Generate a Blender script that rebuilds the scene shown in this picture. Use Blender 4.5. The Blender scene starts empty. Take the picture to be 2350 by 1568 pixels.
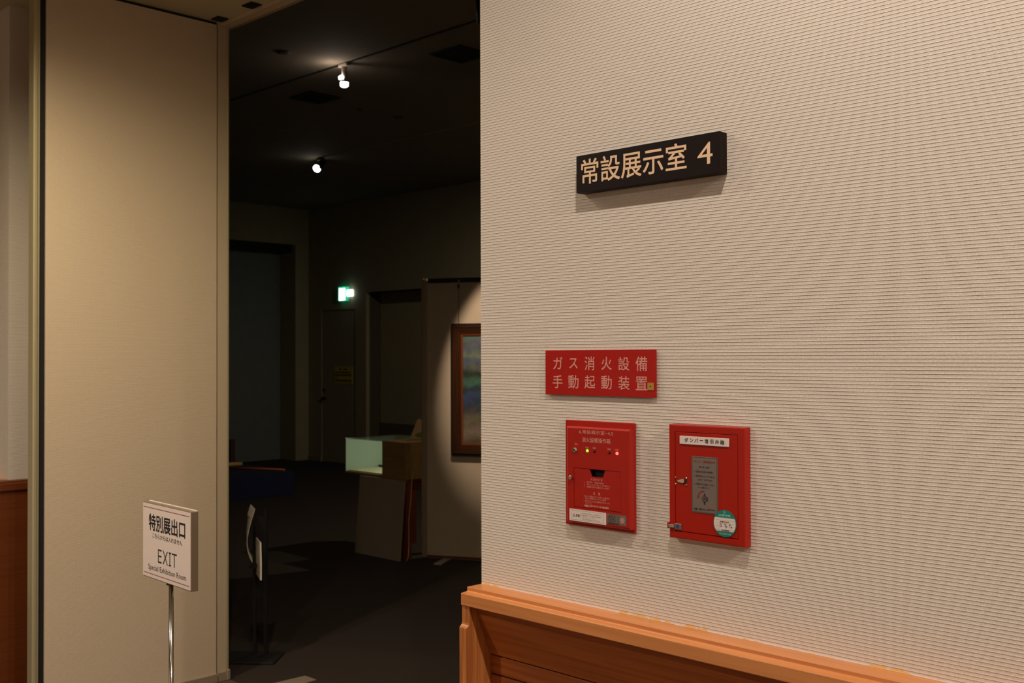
import bpy, bmesh, math, random
from mathutils import Vector, Matrix
random.seed(4)
S = bpy.context.scene
COL = S.collection

# ------------------------------------------------------------------ camera
F_PX, EYE = 2449.92, Vector((0, 0, 1.5))
YAW, PITCH, ROLL = math.radians(44.657), math.radians(0.7924), math.radians(-0.1663)
_f = Vector((-math.sin(YAW) * math.cos(PITCH), math.cos(YAW) * math.cos(PITCH), math.sin(PITCH)))
_r = Vector((math.cos(YAW), math.sin(YAW), 0))
_u = _r.cross(_f)
CR = _r * math.cos(ROLL) + _u * math.sin(ROLL)
CU = -_r * math.sin(ROLL) + _u * math.cos(ROLL)
CF = _f
cam_d = bpy.data.cameras.new('camera')
cam = bpy.data.objects.new('camera', cam_d)
COL.objects.link(cam)
m = Matrix((CR, CU, -CF)).transposed().to_4x4()
m.translation = EYE
cam.matrix_world = m
cam_d.sensor_width = 23.5
cam_d.lens = 23.5 * F_PX / 2350
cam_d.clip_start = 0.05
cam_d.dof.use_dof = True
cam_d.dof.focus_distance = 2.25
cam_d.dof.aperture_fstop = 6.3
S.camera = cam

# ------------------------------------------------------------------ world and view
w = bpy.data.worlds.new('world'); S.world = w; w.use_nodes = True
w.node_tree.nodes['Background'].inputs[0].default_value = (1.0, 0.85, 0.62, 1)
w.node_tree.nodes['Background'].inputs[1].default_value = 0.0
S.view_settings.view_transform = 'Standard'
S.view_settings.look = 'None'
S.view_settings.gamma = 1
S.view_settings.use_curve_mapping = False
S.view_settings.exposure = 0.0

CEIL = 3.06          # low ceiling of the foyer and of the opening
HALL = 3.65          # ceiling of the dark gallery
WALL_Y = 1.75        # face of the big textile wall
CORNER_X = -1.833    # its free edge at the opening
LEFT_X = -4.884      # far reveal of the opening


def spot_light(name, loc, target, watts, deg, blend, color, radius=0.03):
    l = bpy.data.lights.new(name, 'SPOT')
    l.energy = watts; l.spot_size = math.radians(deg); l.spot_blend = blend
    l.color = color; l.shadow_soft_size = radius
    o = bpy.data.objects.new(name, l); COL.objects.link(o)
    o.location = loc
    d = (Vector(target) - Vector(loc)).normalized()
    o.rotation_euler = d.to_track_quat('-Z', 'Y').to_euler()
    return o


WARM = (1.0, 0.895, 0.83)
#        x      y    watts cone blend
DOWN = [(-2.90, 1.68, 56, 178, 0.8), (-3.70, 0.90, 72, 160, 0.75), (-2.90, 0.90, 30, 165, 0.6), (-0.70, 0.90, 64, 165, 0.6), (1.65, 0.90, 190, 165, 0.6),
        (-3.05, -1.10, 150, 160, 0.7), (-0.70, -1.10, 12, 160, 0.7)]  # this rear pair is unseen, added as fill to soften the wall shadows
for x, y, e, deg, bl in DOWN:
    spot_light('downlight_beam', (x, y, CEIL - 0.024), (x, y, 0), e, deg, bl, (1.0, 0.84, 0.56) if y > 1.5 or x < -3.5 else WARM, 0.022)

# ------------------------------------------------------------------ helpers


def W(px, py, axis, val):
    """photo pixel -> the point of its ray on the plane axis = val"""
    d = CR * ((px - 1175) / F_PX) + CU * ((784 - py) / F_PX) + CF
    i = 'xyz'.index(axis)
    return EYE + d * ((val - EYE[i]) / d[i])


def lin(c):
    return tuple((v / 12.92 if v <= 0.04045 else ((v + 0.055) / 1.055) ** 2.4) for v in c)


def rgb(r, g, b):
    return lin((r / 255, g / 255, b / 255))


MATS = {}


def mat(name, color, rough=0.6, metal=0.0, spec=0.5, noise=0.0, nscale=(8, 8, 8), bump=0.0, bscale=200.0,
        emit=None, strength=0.0, coat=0.0):
    if name in MATS:
        return MATS[name]
    M = bpy.data.materials.new(name); M.use_nodes = True
    nt = M.node_tree; N = nt.nodes; L = nt.links
    p = N['Principled BSDF']
    p.inputs['Base Color'].default_value = (*color, 1)
    p.inputs['Roughness'].default_value = rough
    p.inputs['Metallic'].default_value = metal
    p.inputs['Specular IOR Level'].default_value = spec
    p.inputs['Coat Weight'].default_value = coat
    if emit:
        p.inputs['Emission Color'].default_value = (*emit, 1)
        p.inputs['Emission Strength'].default_value = strength
    tc = N.new('ShaderNodeTexCoord')
    if noise > 0:
        mp = N.new('ShaderNodeMapping'); mp.inputs['Scale'].default_value = nscale
        L.new(tc.outputs['Object'], mp.inputs['Vector'])
        n = N.new('ShaderNodeTexNoise'); n.inputs['Scale'].default_value = 1.0
        n.inputs['Detail'].default_value = 5
        L.new(mp.outputs[0], n.inputs['Vector'])
        r = N.new('ShaderNodeValToRGB')
        r.color_ramp.elements[0].position = 0.3
        r.color_ramp.elements[1].position = 0.7
        r.color_ramp.elements[0].color = (*[c * (1 - noise) for c in color], 1)
        r.color_ramp.elements[1].color = (*[min(1, c * (1 + noise)) for c in color], 1)
        L.new(n.outputs['Fac'], r.inputs['Fac'])
        L.new(r.outputs['Color'], p.inputs['Base Color'])
    if bump > 0:
        n2 = N.new('ShaderNodeTexNoise'); n2.inputs['Scale'].default_value = bscale
        n2.inputs['Detail'].default_value = 3
        L.new(tc.outputs['Object'], n2.inputs['Vector'])
        b = N.new('ShaderNodeBump'); b.inputs['Strength'].default_value = bump
        b.inputs['Distance'].default_value = 0.002
        L.new(n2.outputs['Fac'], b.inputs['Height'])
        L.new(b.outputs['Normal'], p.inputs['Normal'])
    MATS[name] = M
    return M


def fabric(name, color, axis, stain=False):
    """ribbed textile wallpaper: the ribs are geometry, cross threads and lint are relief"""
    M = bpy.data.materials.new(name); M.use_nodes = True
    nt = M.node_tree; N = nt.nodes; L = nt.links
    p = N['Principled BSDF']; p.inputs['Roughness'].default_value = 0.85
    p.inputs['Specular IOR Level'].default_value = 0.25
    tc = N.new('ShaderNodeTexCoord')
    sep = N.new('ShaderNodeSeparateXYZ'); L.new(tc.outputs['Object'], sep.inputs[0])

    def math_(op, a, b=None, c=None):
        n = N.new('ShaderNodeMath'); n.operation = op
        for i, v in enumerate((a, b, c)):
            if v is None:
                continue
            if isinstance(v, (int, float)):
                n.inputs[i].default_value = v
            else:
                L.new(v, n.inputs[i])
        return n.outputs[0]
    run = sep.outputs[axis]
    thread = math_('SINE', math_('MULTIPLY', run, 2 * math.pi / 0.0062))
    thread = math_('MULTIPLY', math_('POWER', math_('ABSOLUTE', math_('MULTIPLY_ADD', thread, 0.5, 0.5)), 6.0), -0.28)
    nz = N.new('ShaderNodeTexNoise'); nz.inputs['Scale'].default_value = 330; nz.inputs['Detail'].default_value = 2
    L.new(tc.outputs['Object'], nz.inputs['Vector'])
    mp = N.new('ShaderNodeMapping'); mp.inputs['Scale'].default_value = (60, 60, 700)
    L.new(tc.outputs['Object'], mp.inputs['Vector'])
    nl = N.new('ShaderNodeTexNoise'); nl.inputs['Scale'].default_value = 1; nl.inputs['Detail'].default_value = 2
    L.new(mp.outputs[0], nl.inputs['Vector'])
    h = math_('ADD', math_('ADD', thread, math_('MULTIPLY', nz.outputs['Fac'], 1.6)), math_('MULTIPLY', nl.outputs['Fac'], 0.5))
    b = N.new('ShaderNodeBump'); b.inputs['Strength'].default_value = 0.55; b.inputs['Distance'].default_value = 0.0006
    L.new(h, b.inputs['Height']); L.new(b.outputs[0], p.inputs['Normal'])
    nc = N.new('ShaderNodeTexNoise'); nc.inputs['Scale'].default_value = 260; nc.inputs['Detail'].default_value = 3
    L.new(tc.outputs['Object'], nc.inputs['Vector'])
    r = N.new('ShaderNodeValToRGB')
    r.color_ramp.elements[0].position = 0.28; r.color_ramp.elements[1].position = 0.72
    r.color_ramp.elements[0].color = (*[c * k for c, k in zip(color, (0.92, 0.90, 0.84))], 1)
    r.color_ramp.elements[1].color = (*[min(1, c * k) for c, k in zip(color, (1.06, 1.06, 1.08))], 1)
    L.new(nc.outputs['Fac'], r.inputs['Fac'])
    out = r.outputs['Color']
    if stain:   # dried glue seeping out above the wooden rail
        mp2 = N.new('ShaderNodeMapping'); mp2.inputs['Scale'].default_value = (45, 45, 30)
        L.new(tc.outputs['Object'], mp2.inputs['Vector'])
        n2 = N.new('ShaderNodeTexNoise'); n2.inputs['Scale'].default_value = 1; n2.inputs['Detail'].default_value = 5
        L.new(mp2.outputs[0], n2.inputs['Vector'])
        n3 = N.new('ShaderNodeTexNoise'); n3.inputs['Scale'].default_value = 3.2; n3.inputs['Detail'].default_value = 2
        L.new(tc.outputs['Object'], n3.inputs['Vector'])
        reach = math_('MULTIPLY', math_('MAXIMUM', math_('SUBTRACT', n2.outputs['Fac'], 0.44), 0.0),
                      math_('MAXIMUM', math_('MULTIPLY', math_('SUBTRACT', n3.outputs['Fac'], 0.34), 0.16), 0.0))

        def clamp(v, k, top):
            return math_('MINIMUM', math_('MAXIMUM', math_('MULTIPLY', v, k), 0.0), top)
        edge = math_('SUBTRACT', math_('MULTIPLY_ADD', n2.outputs['Fac'], 0.006, 0.9640), sep.outputs[2])
        mw = N.new('ShaderNodeMix'); mw.data_type = 'RGBA'
        L.new(clamp(edge, 500.0, 0.55), mw.inputs[0]); L.new(out, mw.inputs[6]); mw.inputs[7].default_value = (*rgb(240, 230, 218), 1)
        d = math_('SUBTRACT', math_('ADD', reach, 0.9626), sep.outputs[2])
        mx = N.new('ShaderNodeMix'); mx.data_type = 'RGBA'
        L.new(clamp(d, 500.0, 0.75), mx.inputs[0]); L.new(mw.outputs[2], mx.inputs[6]); mx.inputs[7].default_value = (*rgb(226, 180, 84), 1)
        out = mx.outputs[2]
    L.new(out, p.inputs['Base Color'])
    return M


def wood(name, dark, light, axis=0, rough=0.42, coat=0.15, scale=1.0, bump=0.08):
    M = bpy.data.materials.new(name); M.use_nodes = True
    nt = M.node_tree; N = nt.nodes; L = nt.links
    p = N['Principled BSDF']; p.inputs['Roughness'].default_value = rough
    p.inputs['Coat Weight'].default_value = coat; p.inputs['Coat Roughness'].default_value = 0.25
    tc = N.new('ShaderNodeTexCoord')
    mp = N.new('ShaderNodeMapping')
    sc = [95 * scale] * 3; sc[axis] = 2.6 * scale
    mp.inputs['Scale'].default_value = sc
    L.new(tc.outputs['Object'], mp.inputs['Vector'])
    n = N.new('ShaderNodeTexNoise'); n.inputs['Scale'].default_value = 1
    n.inputs['Detail'].default_value = 6; n.inputs['Distortion'].default_value = 0.6
    L.new(mp.outputs[0], n.inputs['Vector'])
    r = N.new('ShaderNodeValToRGB')
    r.color_ramp.elements[0].position = 0.30; r.color_ramp.elements[1].position = 0.72
    r.color_ramp.elements[0].color = (*dark, 1); r.color_ramp.elements[1].color = (*light, 1)
    L.new(n.outputs['Fac'], r.inputs['Fac']); L.new(r.outputs['Color'], p.inputs['Base Color'])
    b = N.new('ShaderNodeBump'); b.inputs['Strength'].default_value = bump; b.inputs['Distance'].default_value = 0.001
    L.new(n.outputs['Fac'], b.inputs['Height']); L.new(b.outputs[0], p.inputs['Normal'])
    return M


def glass(name, tint=(0.93, 0.98, 0.95), reflect=0.06):
    M = bpy.data.materials.new(name); M.use_nodes = True
    nt = M.node_tree; N = nt.nodes; L = nt.links
    for n in list(N):
        N.remove(n)
    out = N.new('ShaderNodeOutputMaterial'); mix = N.new('ShaderNodeMixShader')
    tr = N.new('ShaderNodeBsdfTransparent'); tr.inputs[0].default_value = (*tint, 1)
    gl = N.new('ShaderNodeBsdfGlossy'); gl.inputs['Roughness'].default_value = 0.02
    lw = N.new('ShaderNodeLayerWeight'); lw.inputs['Blend'].default_value = 0.5
    pw = N.new('ShaderNodeMath'); pw.operation = 'POWER'; pw.inputs[1].default_value = 4.0
    ml = N.new('ShaderNodeMath'); ml.operation = 'MULTIPLY_ADD'; ml.inputs[1].default_value = 0.9; ml.inputs[2].default_value = reflect * 0.6
    L.new(lw.outputs['Facing'], pw.inputs[0]); L.new(pw.outputs[0], ml.inputs[0])
    L.new(ml.outputs[0], mix.inputs[0]); L.new(tr.outputs[0], mix.inputs[1]); L.new(gl.outputs[0], mix.inputs[2])
    L.new(mix.outputs[0], out.inputs[0])
    return M


def new():
    return bmesh.new()


def box(bm, x0, x1, y0, y1, z0, z1):
    vs = [bm.verts.new((x, y, z)) for z in (z0, z1) for y in (y0, y1) for x in (x0, x1)]
    for f in ((0, 2, 3, 1), (4, 5, 7, 6), (0, 1, 5, 4), (2, 6, 7, 3), (0, 4, 6, 2), (1, 3, 7, 5)):
        bm.faces.new([vs[i] for i in f])
    return bm


def prism(bm, poly, axis, a0, a1):
    """poly in the two other axes (in xyz order), extruded along axis from a0 to a1"""
    i = 'xyz'.index(axis); o = [k for k in range(3) if k != i]

    def mk(q, a):
        c = [0, 0, 0]; c[i] = a; c[o[0]], c[o[1]] = q
        return bm.verts.new(c)
    A = [mk(q, a0) for q in poly]; B = [mk(q, a1) for q in poly]
    n = len(poly)
    bm.faces.new(A); bm.faces.new(B)
    for k in range(n):
        bm.faces.new((A[k], A[(k + 1) % n], B[(k + 1) % n], B[k]))
    bmesh.ops.recalc_face_normals(bm, faces=bm.faces[:])
    return bm


def tube(bm, pts, r, seg=10, cap=True):
    pts = [Vector(p) for p in pts]
    rings = []
    for i, p in enumerate(pts):
        d = (pts[min(i + 1, len(pts) - 1)] - pts[max(i - 1, 0)]).normalized()
        a = d.cross(Vector((0, 0, 1)))
        if a.length < 1e-4:
            a = Vector((1, 0, 0))
        a.normalize(); b = d.cross(a)
        rr = r[i] if isinstance(r, (list, tuple)) else r
        rings.append([bm.verts.new(p + (a * math.cos(t) + b * math.sin(t)) * rr)
                      for t in [2 * math.pi * k / seg for k in range(seg)]])
    for A, B in zip(rings, rings[1:]):
        for k in range(seg):
            f = bm.faces.new((A[k], A[(k + 1) % seg], B[(k + 1) % seg], B[k])); f.smooth = True
    if cap:
        bm.faces.new(rings[0]); bm.faces.new(rings[-1])
    bmesh.ops.recalc_face_normals(bm, faces=bm.faces[:])
    return bm


def disc_y(bm, cx, y0, y1, cz, r, seg=24, r2=None):
    """a round plate on the wall, axis along y"""
    return tube(bm, [(cx, y0, cz), (cx, y1, cz)], [r, r2 or r], seg)


def obj(name, bm, material, parent=None, bevel=0.0, seg=2):
    bmesh.ops.recalc_face_normals(bm, faces=bm.faces[:])
    me = bpy.data.meshes.new(name); bm.to_mesh(me); bm.free()
    if material:
        me.materials.append(material)
    o = bpy.data.objects.new(name, me); COL.objects.link(o)
    if parent:
        o.parent = parent
    if bevel:
        md = o.modifiers.new('edge', 'BEVEL'); md.width = bevel; md.segments = seg; md.limit_method = 'ANGLE'
    return o


def thing(name, label, cat, loc=(0, 0, 0), rz=0.0, group=None):
    o = bpy.data.objects.new(name, None); COL.objects.link(o)
    o.empty_display_size = 0.05
    o.location = loc; o.rotation_euler = (0, 0, rz)
    return tag(o, label, cat, group)


def tag(o, label, cat, group=None):
    o['label'] = label; o['category'] = cat
    if group:
        o['group'] = group
    return o


def struct(o, label=None):
    o['kind'] = 'structure'
    if label:
        o['label'] = label
    return o


def sroot(name, label=None):
    o = bpy.data.objects.new(name, None); COL.objects.link(o)
    o.empty_display_size = 0.05
    return struct(o, label)


def glyph_mesh(s, bold=0.0, spacing=1.0):
    cu = bpy.data.curves.new('text', 'FONT'); cu.body = s; cu.offset = bold; cu.space_character = spacing
    cu.resolution_u = 3
    t = bpy.data.objects.new('text', cu); COL.objects.link(t)
    dg = bpy.context.evaluated_depsgraph_get(); dg.update()
    me = bpy.data.meshes.new_from_object(t.evaluated_get(dg))
    vs = [tuple(v.co) for v in me.vertices]; fs = [tuple(p.vertices) for p in me.polygons]
    bpy.data.objects.remove(t); bpy.data.curves.remove(cu); bpy.data.meshes.remove(me)
    return vs, fs


def put_text(bm, s, x0, x1, z0, z1, y, bold=0.0, spacing=1.0, keep=False):
    """writes s into the rectangle on a plane facing -y"""
    vs, fs = glyph_mesh(s, 0.0, spacing)
    if not vs:
        return bm
    ax, bx = min(v[0] for v in vs), max(v[0] for v in vs)
    az, bz = min(v[1] for v in vs), max(v[1] for v in vs)
    sx = (x1 - x0) / max(bx - ax, 1e-6); sz = (z1 - z0) / max(bz - az, 1e-6)
    shifts = [(0, 0)] if bold <= 0 else [(a * bold, b * bold) for a, b in ((-1, -1), (1, -1), (-1, 1), (1, 1))]
    for i, (da, db_) in enumerate(shifts):     # heavier strokes: the glyphs repeated at a small offset
        nv = [bm.verts.new((x0 + (v[0] - ax + da) * sx, y - i * 0.00001, z0 + (v[1] - az + db_) * sz)) for v in vs]
        for f in fs:
            try:
                bm.faces.new([nv[k] for k in f])
            except ValueError:
                pass
    return bm


def flat(name, bm, material, parent):
    """print: faces turned to -y of the parent frame"""
    for f in bm.faces:
        f.normal_update()
        if f.normal.y > 0:
            f.normal_flip()
    me = bpy.data.meshes.new(name); bm.to_mesh(me); bm.free(); me.materials.append(material)
    o = bpy.data.objects.new(name, me); COL.objects.link(o); o.parent = parent
    return o


def quad_y(bm, x0, x1, z0, z1, y):
    bm.faces.new([bm.verts.new(p) for p in ((x0, y, z0), (x1, y, z0), (x1, y, z1), (x0, y, z1))])
    return bm


def outline_y(bm, x0, x1, z0, z1, y, t):
    quad_y(bm, x0, x1, z0, z0 + t, y); quad_y(bm, x0, x1, z1 - t, z1, y)
    quad_y(bm, x0, x0 + t, z0 + t, z1 - t, y); quad_y(bm, x1 - t, x1, z0 + t, z1 - t, y)
    return bm


def ribbed(bm, axis, a0, a1, face, out, back, z0, z1, pitch=0.0064, amp=0.00068):
    """slab whose front is a stack of horizontal ribs. axis 'x' -> runs along x, front at y=face;
    axis 'y' -> runs along y, front at x=face. out = -1/+1 direction of the ribs."""
    prof = []
    z = z0
    while z < z1 - 1e-6:
        for t, h in ((0.0, 0.0), (0.10, 0.95), (0.17, 1.0), (0.34, 0.42)):
            zz = z + t * pitch
            if zz < z1:
                prof.append((face + out * (h - 1.0) * amp, zz))
        z += pitch
    prof.append((face, z1))

    def mk(q, a):
        return bm.verts.new((a, q[0], q[1]) if axis == 'x' else (q[0], a, q[1]))
    A = [mk(q, a0) for q in prof]; B = [mk(q, a1) for q in prof]
    A2 = [mk((back, q[1]), a0) for q in prof]; B2 = [mk((back, q[1]), a1) for q in prof]
    for i in range(len(prof) - 1):
        bm.faces.new((A[i], B[i], B[i + 1], A[i + 1]))
        bm.faces.new((A2[i], A2[i + 1], B2[i + 1], B2[i]))
        bm.faces.new((A[i], A[i + 1], A2[i + 1], A2[i]))
        bm.faces.new((B[i], B2[i], B2[i + 1], B[i + 1]))
    bm.faces.new((A[0], A2[0], B2[0], B[0]))
    bm.faces.new((A[-1], B[-1], B2[-1], A2[-1]))
    return bm


# ------------------------------------------------------------------ materials
WALLC = rgb(216, 205, 190)
m_wall = fabric('textile_wallpaper', WALLC, 0, stain=True)
m_wall_y = fabric('textile_wallpaper_reveal', WALLC, 1)
m_panel = fabric('door_textile', rgb(210, 190, 163), 1)
m_plain = mat('foyer_plaster', rgb(205, 194, 180), 0.85, noise=0.03)
m_ceil = mat('foyer_ceiling', rgb(196, 186, 150), 0.9, noise=0.03)
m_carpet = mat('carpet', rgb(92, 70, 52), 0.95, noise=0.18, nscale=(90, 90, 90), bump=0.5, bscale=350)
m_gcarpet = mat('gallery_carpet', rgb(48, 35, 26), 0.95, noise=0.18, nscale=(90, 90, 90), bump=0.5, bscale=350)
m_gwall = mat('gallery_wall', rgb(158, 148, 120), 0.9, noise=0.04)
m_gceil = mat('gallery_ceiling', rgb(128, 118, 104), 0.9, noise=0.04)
m_niche = mat('niche_panel', rgb(122, 128, 126), 0.8, noise=0.05)
m_gdoor = mat('gallery_door_paint', rgb(156, 146, 120), 0.7, noise=0.03)
m_wood_x = wood('rail_cedar', rgb(194, 121, 66), rgb(212, 140, 80), 0, rough=0.34, coat=0.1, bump=0.03)
m_wood_dark = wood('panel_cedar', rgb(140, 68, 20), rgb(172, 92, 34), 0, bump=0.05)
m_wood_z = wood('end_cedar', rgb(152, 84, 36), rgb(206, 132, 68), 2, scale=1.3, bump=0.25)
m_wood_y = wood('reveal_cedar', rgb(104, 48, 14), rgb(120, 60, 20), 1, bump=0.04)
m_red = mat('red_acrylic', rgb(170, 24, 15), 0.34, spec=0.35)
m_redpaint = mat('red_enamel', rgb(166, 30, 18), 0.2, spec=0.4, noise=0.03, bump=0.03, bscale=500)
m_redpaint2 = mat('red_orange_enamel', rgb(164, 24, 5), 0.24, spec=0.35, noise=0.03, bump=0.03, bscale=500)
m_gap = mat('dark_gap', rgb(52, 8, 4), 0.8)
m_black = mat('black_rubber', rgb(14, 12, 10), 0.7)
m_void = mat('box_inside', rgb(26, 6, 4), 0.8)
m_signblack = mat('dark_brown_acrylic', rgb(24, 12, 8), 0.5, spec=0.15)
m_cream = mat('cream_print', rgb(236, 198, 156), 0.7)
m_pink = mat('pale_engraving', rgb(222, 148, 132), 0.7)
m_whiteprint = mat('white_print', rgb(226, 176, 164), 0.7)
m_ink = mat('black_ink', rgb(22, 22, 22), 0.7)
m_greyink = mat('grey_ink', rgb(112, 108, 104), 0.7)
m_redink = mat('red_ink', rgb(140, 34, 26), 0.7)
m_label = mat('white_sticker', rgb(226, 210, 198), 0.5)
m_paper = mat('paper', rgb(222, 210, 192), 0.7)
m_steel = mat('brushed_steel', rgb(150, 138, 126), 0.32, metal=0.85)
m_plate = mat('etched_plate', rgb(138, 124, 114), 0.42, metal=0.55)
m_chrome = mat('chrome', rgb(214, 206, 196), 0.12, metal=1.0)
m_brass = mat('brass_sticker', rgb(186, 146, 62), 0.4, metal=0.3)
m_green = mat('green_sticker', rgb(12, 120, 104), 0.45)
m_teal = mat('pale_print', rgb(150, 205, 192), 0.6)
m_alu = mat('aluminium_edge', rgb(188, 176, 140), 0.35, metal=0.4)
m_trim = mat('jamb_trim', rgb(196, 176, 148), 0.6, noise=0.02)
m_skirt = mat('skirting_vinyl', rgb(150, 132, 112), 0.7, noise=0.04)
m_darkmetal = mat('dark_metal', rgb(36, 34, 32), 0.5, metal=0.5)
m_lampgrey = mat('lamp_grey', rgb(176, 168, 158), 0.4, metal=0.3)
m_blue = mat('blue_cloth', rgb(24, 32, 68), 0.95, noise=0.08, bump=0.3, bscale=400)
m_orange = mat('orange_pole', rgb(208, 112, 40), 0.5)
m_palewood = wood('pale_wood', rgb(206, 166, 108), rgb(226, 190, 134), 0, scale=0.7)
m_tablewood = wood('red_table_wood', rgb(98, 40, 16), rgb(122, 52, 22), 2)
m_board = mat('white_board', rgb(144, 127, 107), 0.75, noise=0.03)
m_case = wood('case_plywood', rgb(128, 96, 54), rgb(146, 112, 66), 0, scale=0.6, bump=0.03)
m_caseback = mat('case_backboard', rgb(186, 200, 184), 0.7)
m_casefloor = mat('case_floor_cloth', rgb(232, 226, 188), 0.8)
m_glass = glass('showcase_glass')
m_partition = mat('partition_cloth', rgb(180, 162, 138), 0.9, noise=0.03, bump=0.15, bscale=500)
m_post = mat('partition_post', rgb(150, 130, 104), 0.5, metal=0.2)
m_frame = wood('picture_frame_wood', rgb(44, 23, 11), rgb(70, 37, 17), 2, rough=0.3, coat=0.3)
m_frame_x = wood('picture_frame_wood_top', rgb(44, 23, 11), rgb(70, 37, 17), 0, rough=0.3, coat=0.3)
m_frame_black = mat('frame_black_edge', rgb(22, 16, 12), 0.4)
m_copper = mat('frame_copper_lip', rgb(128, 64, 32), 0.35, metal=0.3)
m_lens = mat('lit_lamp_lens', rgb(255, 250, 235), 0.5, emit=(1.0, 0.95, 0.82), strength=9)
m_exit_white = mat('lit_white_pane', rgb(240, 255, 250), 0.5, emit=(0.86, 1.0, 0.97), strength=2.0)
m_exit_green = mat('lit_green_pane', rgb(10, 160, 110), 0.5, emit=(0.02, 0.55, 0.30), strength=0.8)
m_yellow = mat('yellow_notice', rgb(206, 178, 26), 0.6)
m_ledg = mat('green_led', rgb(60, 200, 10), 0.3, emit=(0.24, 1.0, 0.02), strength=2.2)
m_ledr = mat('red_led', rgb(255, 60, 40), 0.3, emit=(1.0, 0.10, 0.06), strength=3.0)
m_ledoff = mat('dark_led', rgb(34, 10, 8), 0.15)
m_lamp_in = mat('downlight_glow', rgb(255, 240, 210), 0.5, emit=WARM, strength=6)

# ------------------------------------------------------------------ foyer shell
struct(obj('floor', box(new(), -7.0, 2.6, -2.6, 2.62, -0.05, 0.0), m_carpet), 'dark brown carpet of the foyer')
struct(obj('ceiling', box(new(), -7.0, 2.6, -2.6, 2.62, CEIL, CEIL + 0.05), m_ceil), 'plain cream ceiling of the foyer')
wr = struct(obj('wall_right', ribbed(new(), 'x', CORNER_X, 2.6, WALL_Y, -1, 2.62, 0.962, CEIL), m_wall),
            'pale wall covered with ribbed textile wallpaper')
struct(obj('wall_right_base', box(new(), CORNER_X, 2.6, 1.785, 2.62, 0.0, 0.962), m_plain), 'masonry behind the wooden wainscot')
wl = struct(obj('wall_left', ribbed(new(), 'y', 1.786, 2.62, LEFT_X, 1, LEFT_X - 0.06, 0.962, CEIL), m_wall_y),
            'far reveal of the opening with ribbed wallpaper')
struct(obj('wall_left_front', ribbed(new(), 'x', -7.0, LEFT_X - 0.06, 1.786, -1, 2.62, 0.0, CEIL), m_wall_y))
struct(obj('wall_left_base', box(new(), LEFT_X - 0.06, LEFT_X - 0.02, 1.786, 2.62, 0.0, 0.962), m_plain))
struct(obj('wall_front', box(new(), -7.0, 2.6, -2.65, -2.6, 0, CEIL), m_plain), 'foyer wall behind the viewer')
struct(obj('wall_side', box(new(), 2.6, 2.65, -2.6, 2.62, 0, CEIL), m_plain))
struct(obj('wall_end', box(new(), -7.05, -7.0, -2.6, 2.62, 0, CEIL), m_plain))

# ------------------------------------------------------------------ wainscot on the right wall
X0, X1 = CORNER_X, 2.6
t1 = sroot('trim_1', 'cedar wainscot with stepped rail below the textile wall')
obj('rail', prism(new(), [(1.785, 0.9625), (1.703, 0.9625), (1.703, 0.953), (1.6835, 0.951), (1.6835, 0.923), (1.785, 0.923)],
                  'x', X0, X1), m_wood_x, t1, bevel=0.0016)
obj('frieze_board', prism(new(), [(1.703, 0.923), (1.752, 0.803), (1.785, 0.803), (1.785, 0.923)], 'x', X0 + 0.025, X1),
    m_wood_dark, t1)
plank = None
z = 0.800
while z > 0.12:
    bm = prism(new(), [(1.7575, z - 0.0435), (1.7555, z - 0.0415), (1.7555, z - 0.003), (1.7575, z - 0.001),
                       (1.785, z - 0.001), (1.785, z - 0.0435)], 'x', X0 + 0.025, X1)
    obj('plank', bm, m_wood_dark, t1)
    z -= 0.0455
obj('plinth', box(new(), X0 + 0.025, X1, 1.745, 1.785, 0.0, 0.1), m_wood_dark, t1, bevel=0.003)
og = [(1.687, 0.9225), (1.687, 0.884), (1.686, 0.8795), (1.6835, 0.877), (1.680, 0.8755), (1.6785, 0.872), (1.6785, 0.0),
      (1.785, 0.0), (1.785, 0.9225)]
obj('end_board', prism(new(), og, 'x', X0, X0 + 0.025), m_wood_z, t1, bevel=0.001)

# wainscot around the far reveal
t2 = sroot('trim_2', 'cedar wainscot on the far reveal beside the door panel')
obj('rail', prism(new(), [(LEFT_X - 0.02, 0.9625), (LEFT_X + 0.047, 0.9625), (LEFT_X + 0.047, 0.953), (LEFT_X + 0.067, 0.951),
                          (LEFT_X + 0.067, 0.923), (LEFT_X - 0.02, 0.923)], 'y', 1.719, 2.6), m_wood_y, t2, bevel=0.001)
obj('panel', box(new(), LEFT_X - 0.02, LEFT_X + 0.055, 1.731, 2.6, 0.0, 0.923), m_wood_y, t2)
obj('rail', box(new(), -7.0, LEFT_X - 0.02, 1.719, 1.786, 0.923, 0.9625), m_wood_x, t2)
obj('panel', box(new(), -7.0, LEFT_X - 0.02, 1.731, 1.786, 0.0, 0.923), m_wood_dark, t2)

# ------------------------------------------------------------------ tall sliding door panel standing in the reveal
PX = -4.45
d1 = sroot('door_1', 'tall cream textile door panel standing open in the passage')
obj('leaf', ribbed(new(), 'y', 1.774, 2.556, PX, 1, PX - 0.05, 0.012, CEIL - 0.014, amp=0.0003), m_panel, d1)
obj('gasket', box(new(), PX - 0.045, PX - 0.008, 1.751, 1.773, 0.012, CEIL - 0.01), m_black, d1)
ep = obj('edge_profile', prism(new(), [(PX - 0.05, 1.724), (PX - 0.003, 1.724), (PX + 0.002, 1.729), (PX + 0.002, 1.738),
                                       (PX - 0.004, 1.741), (PX - 0.004, 1.750), (PX - 0.05, 1.750)], 'z', 0.0, CEIL - 0.01), m_alu, d1)
obj('seam', box(new(), PX - 0.045, PX - 0.010, 2.557, 2.5625, 0.0, CEIL - 0.01), m_black, d1)
obj('jamb_post', box(new(), PX - 0.05, PX, 2.563, 2.606, 0.0, CEIL), m_trim, d1)
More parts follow.
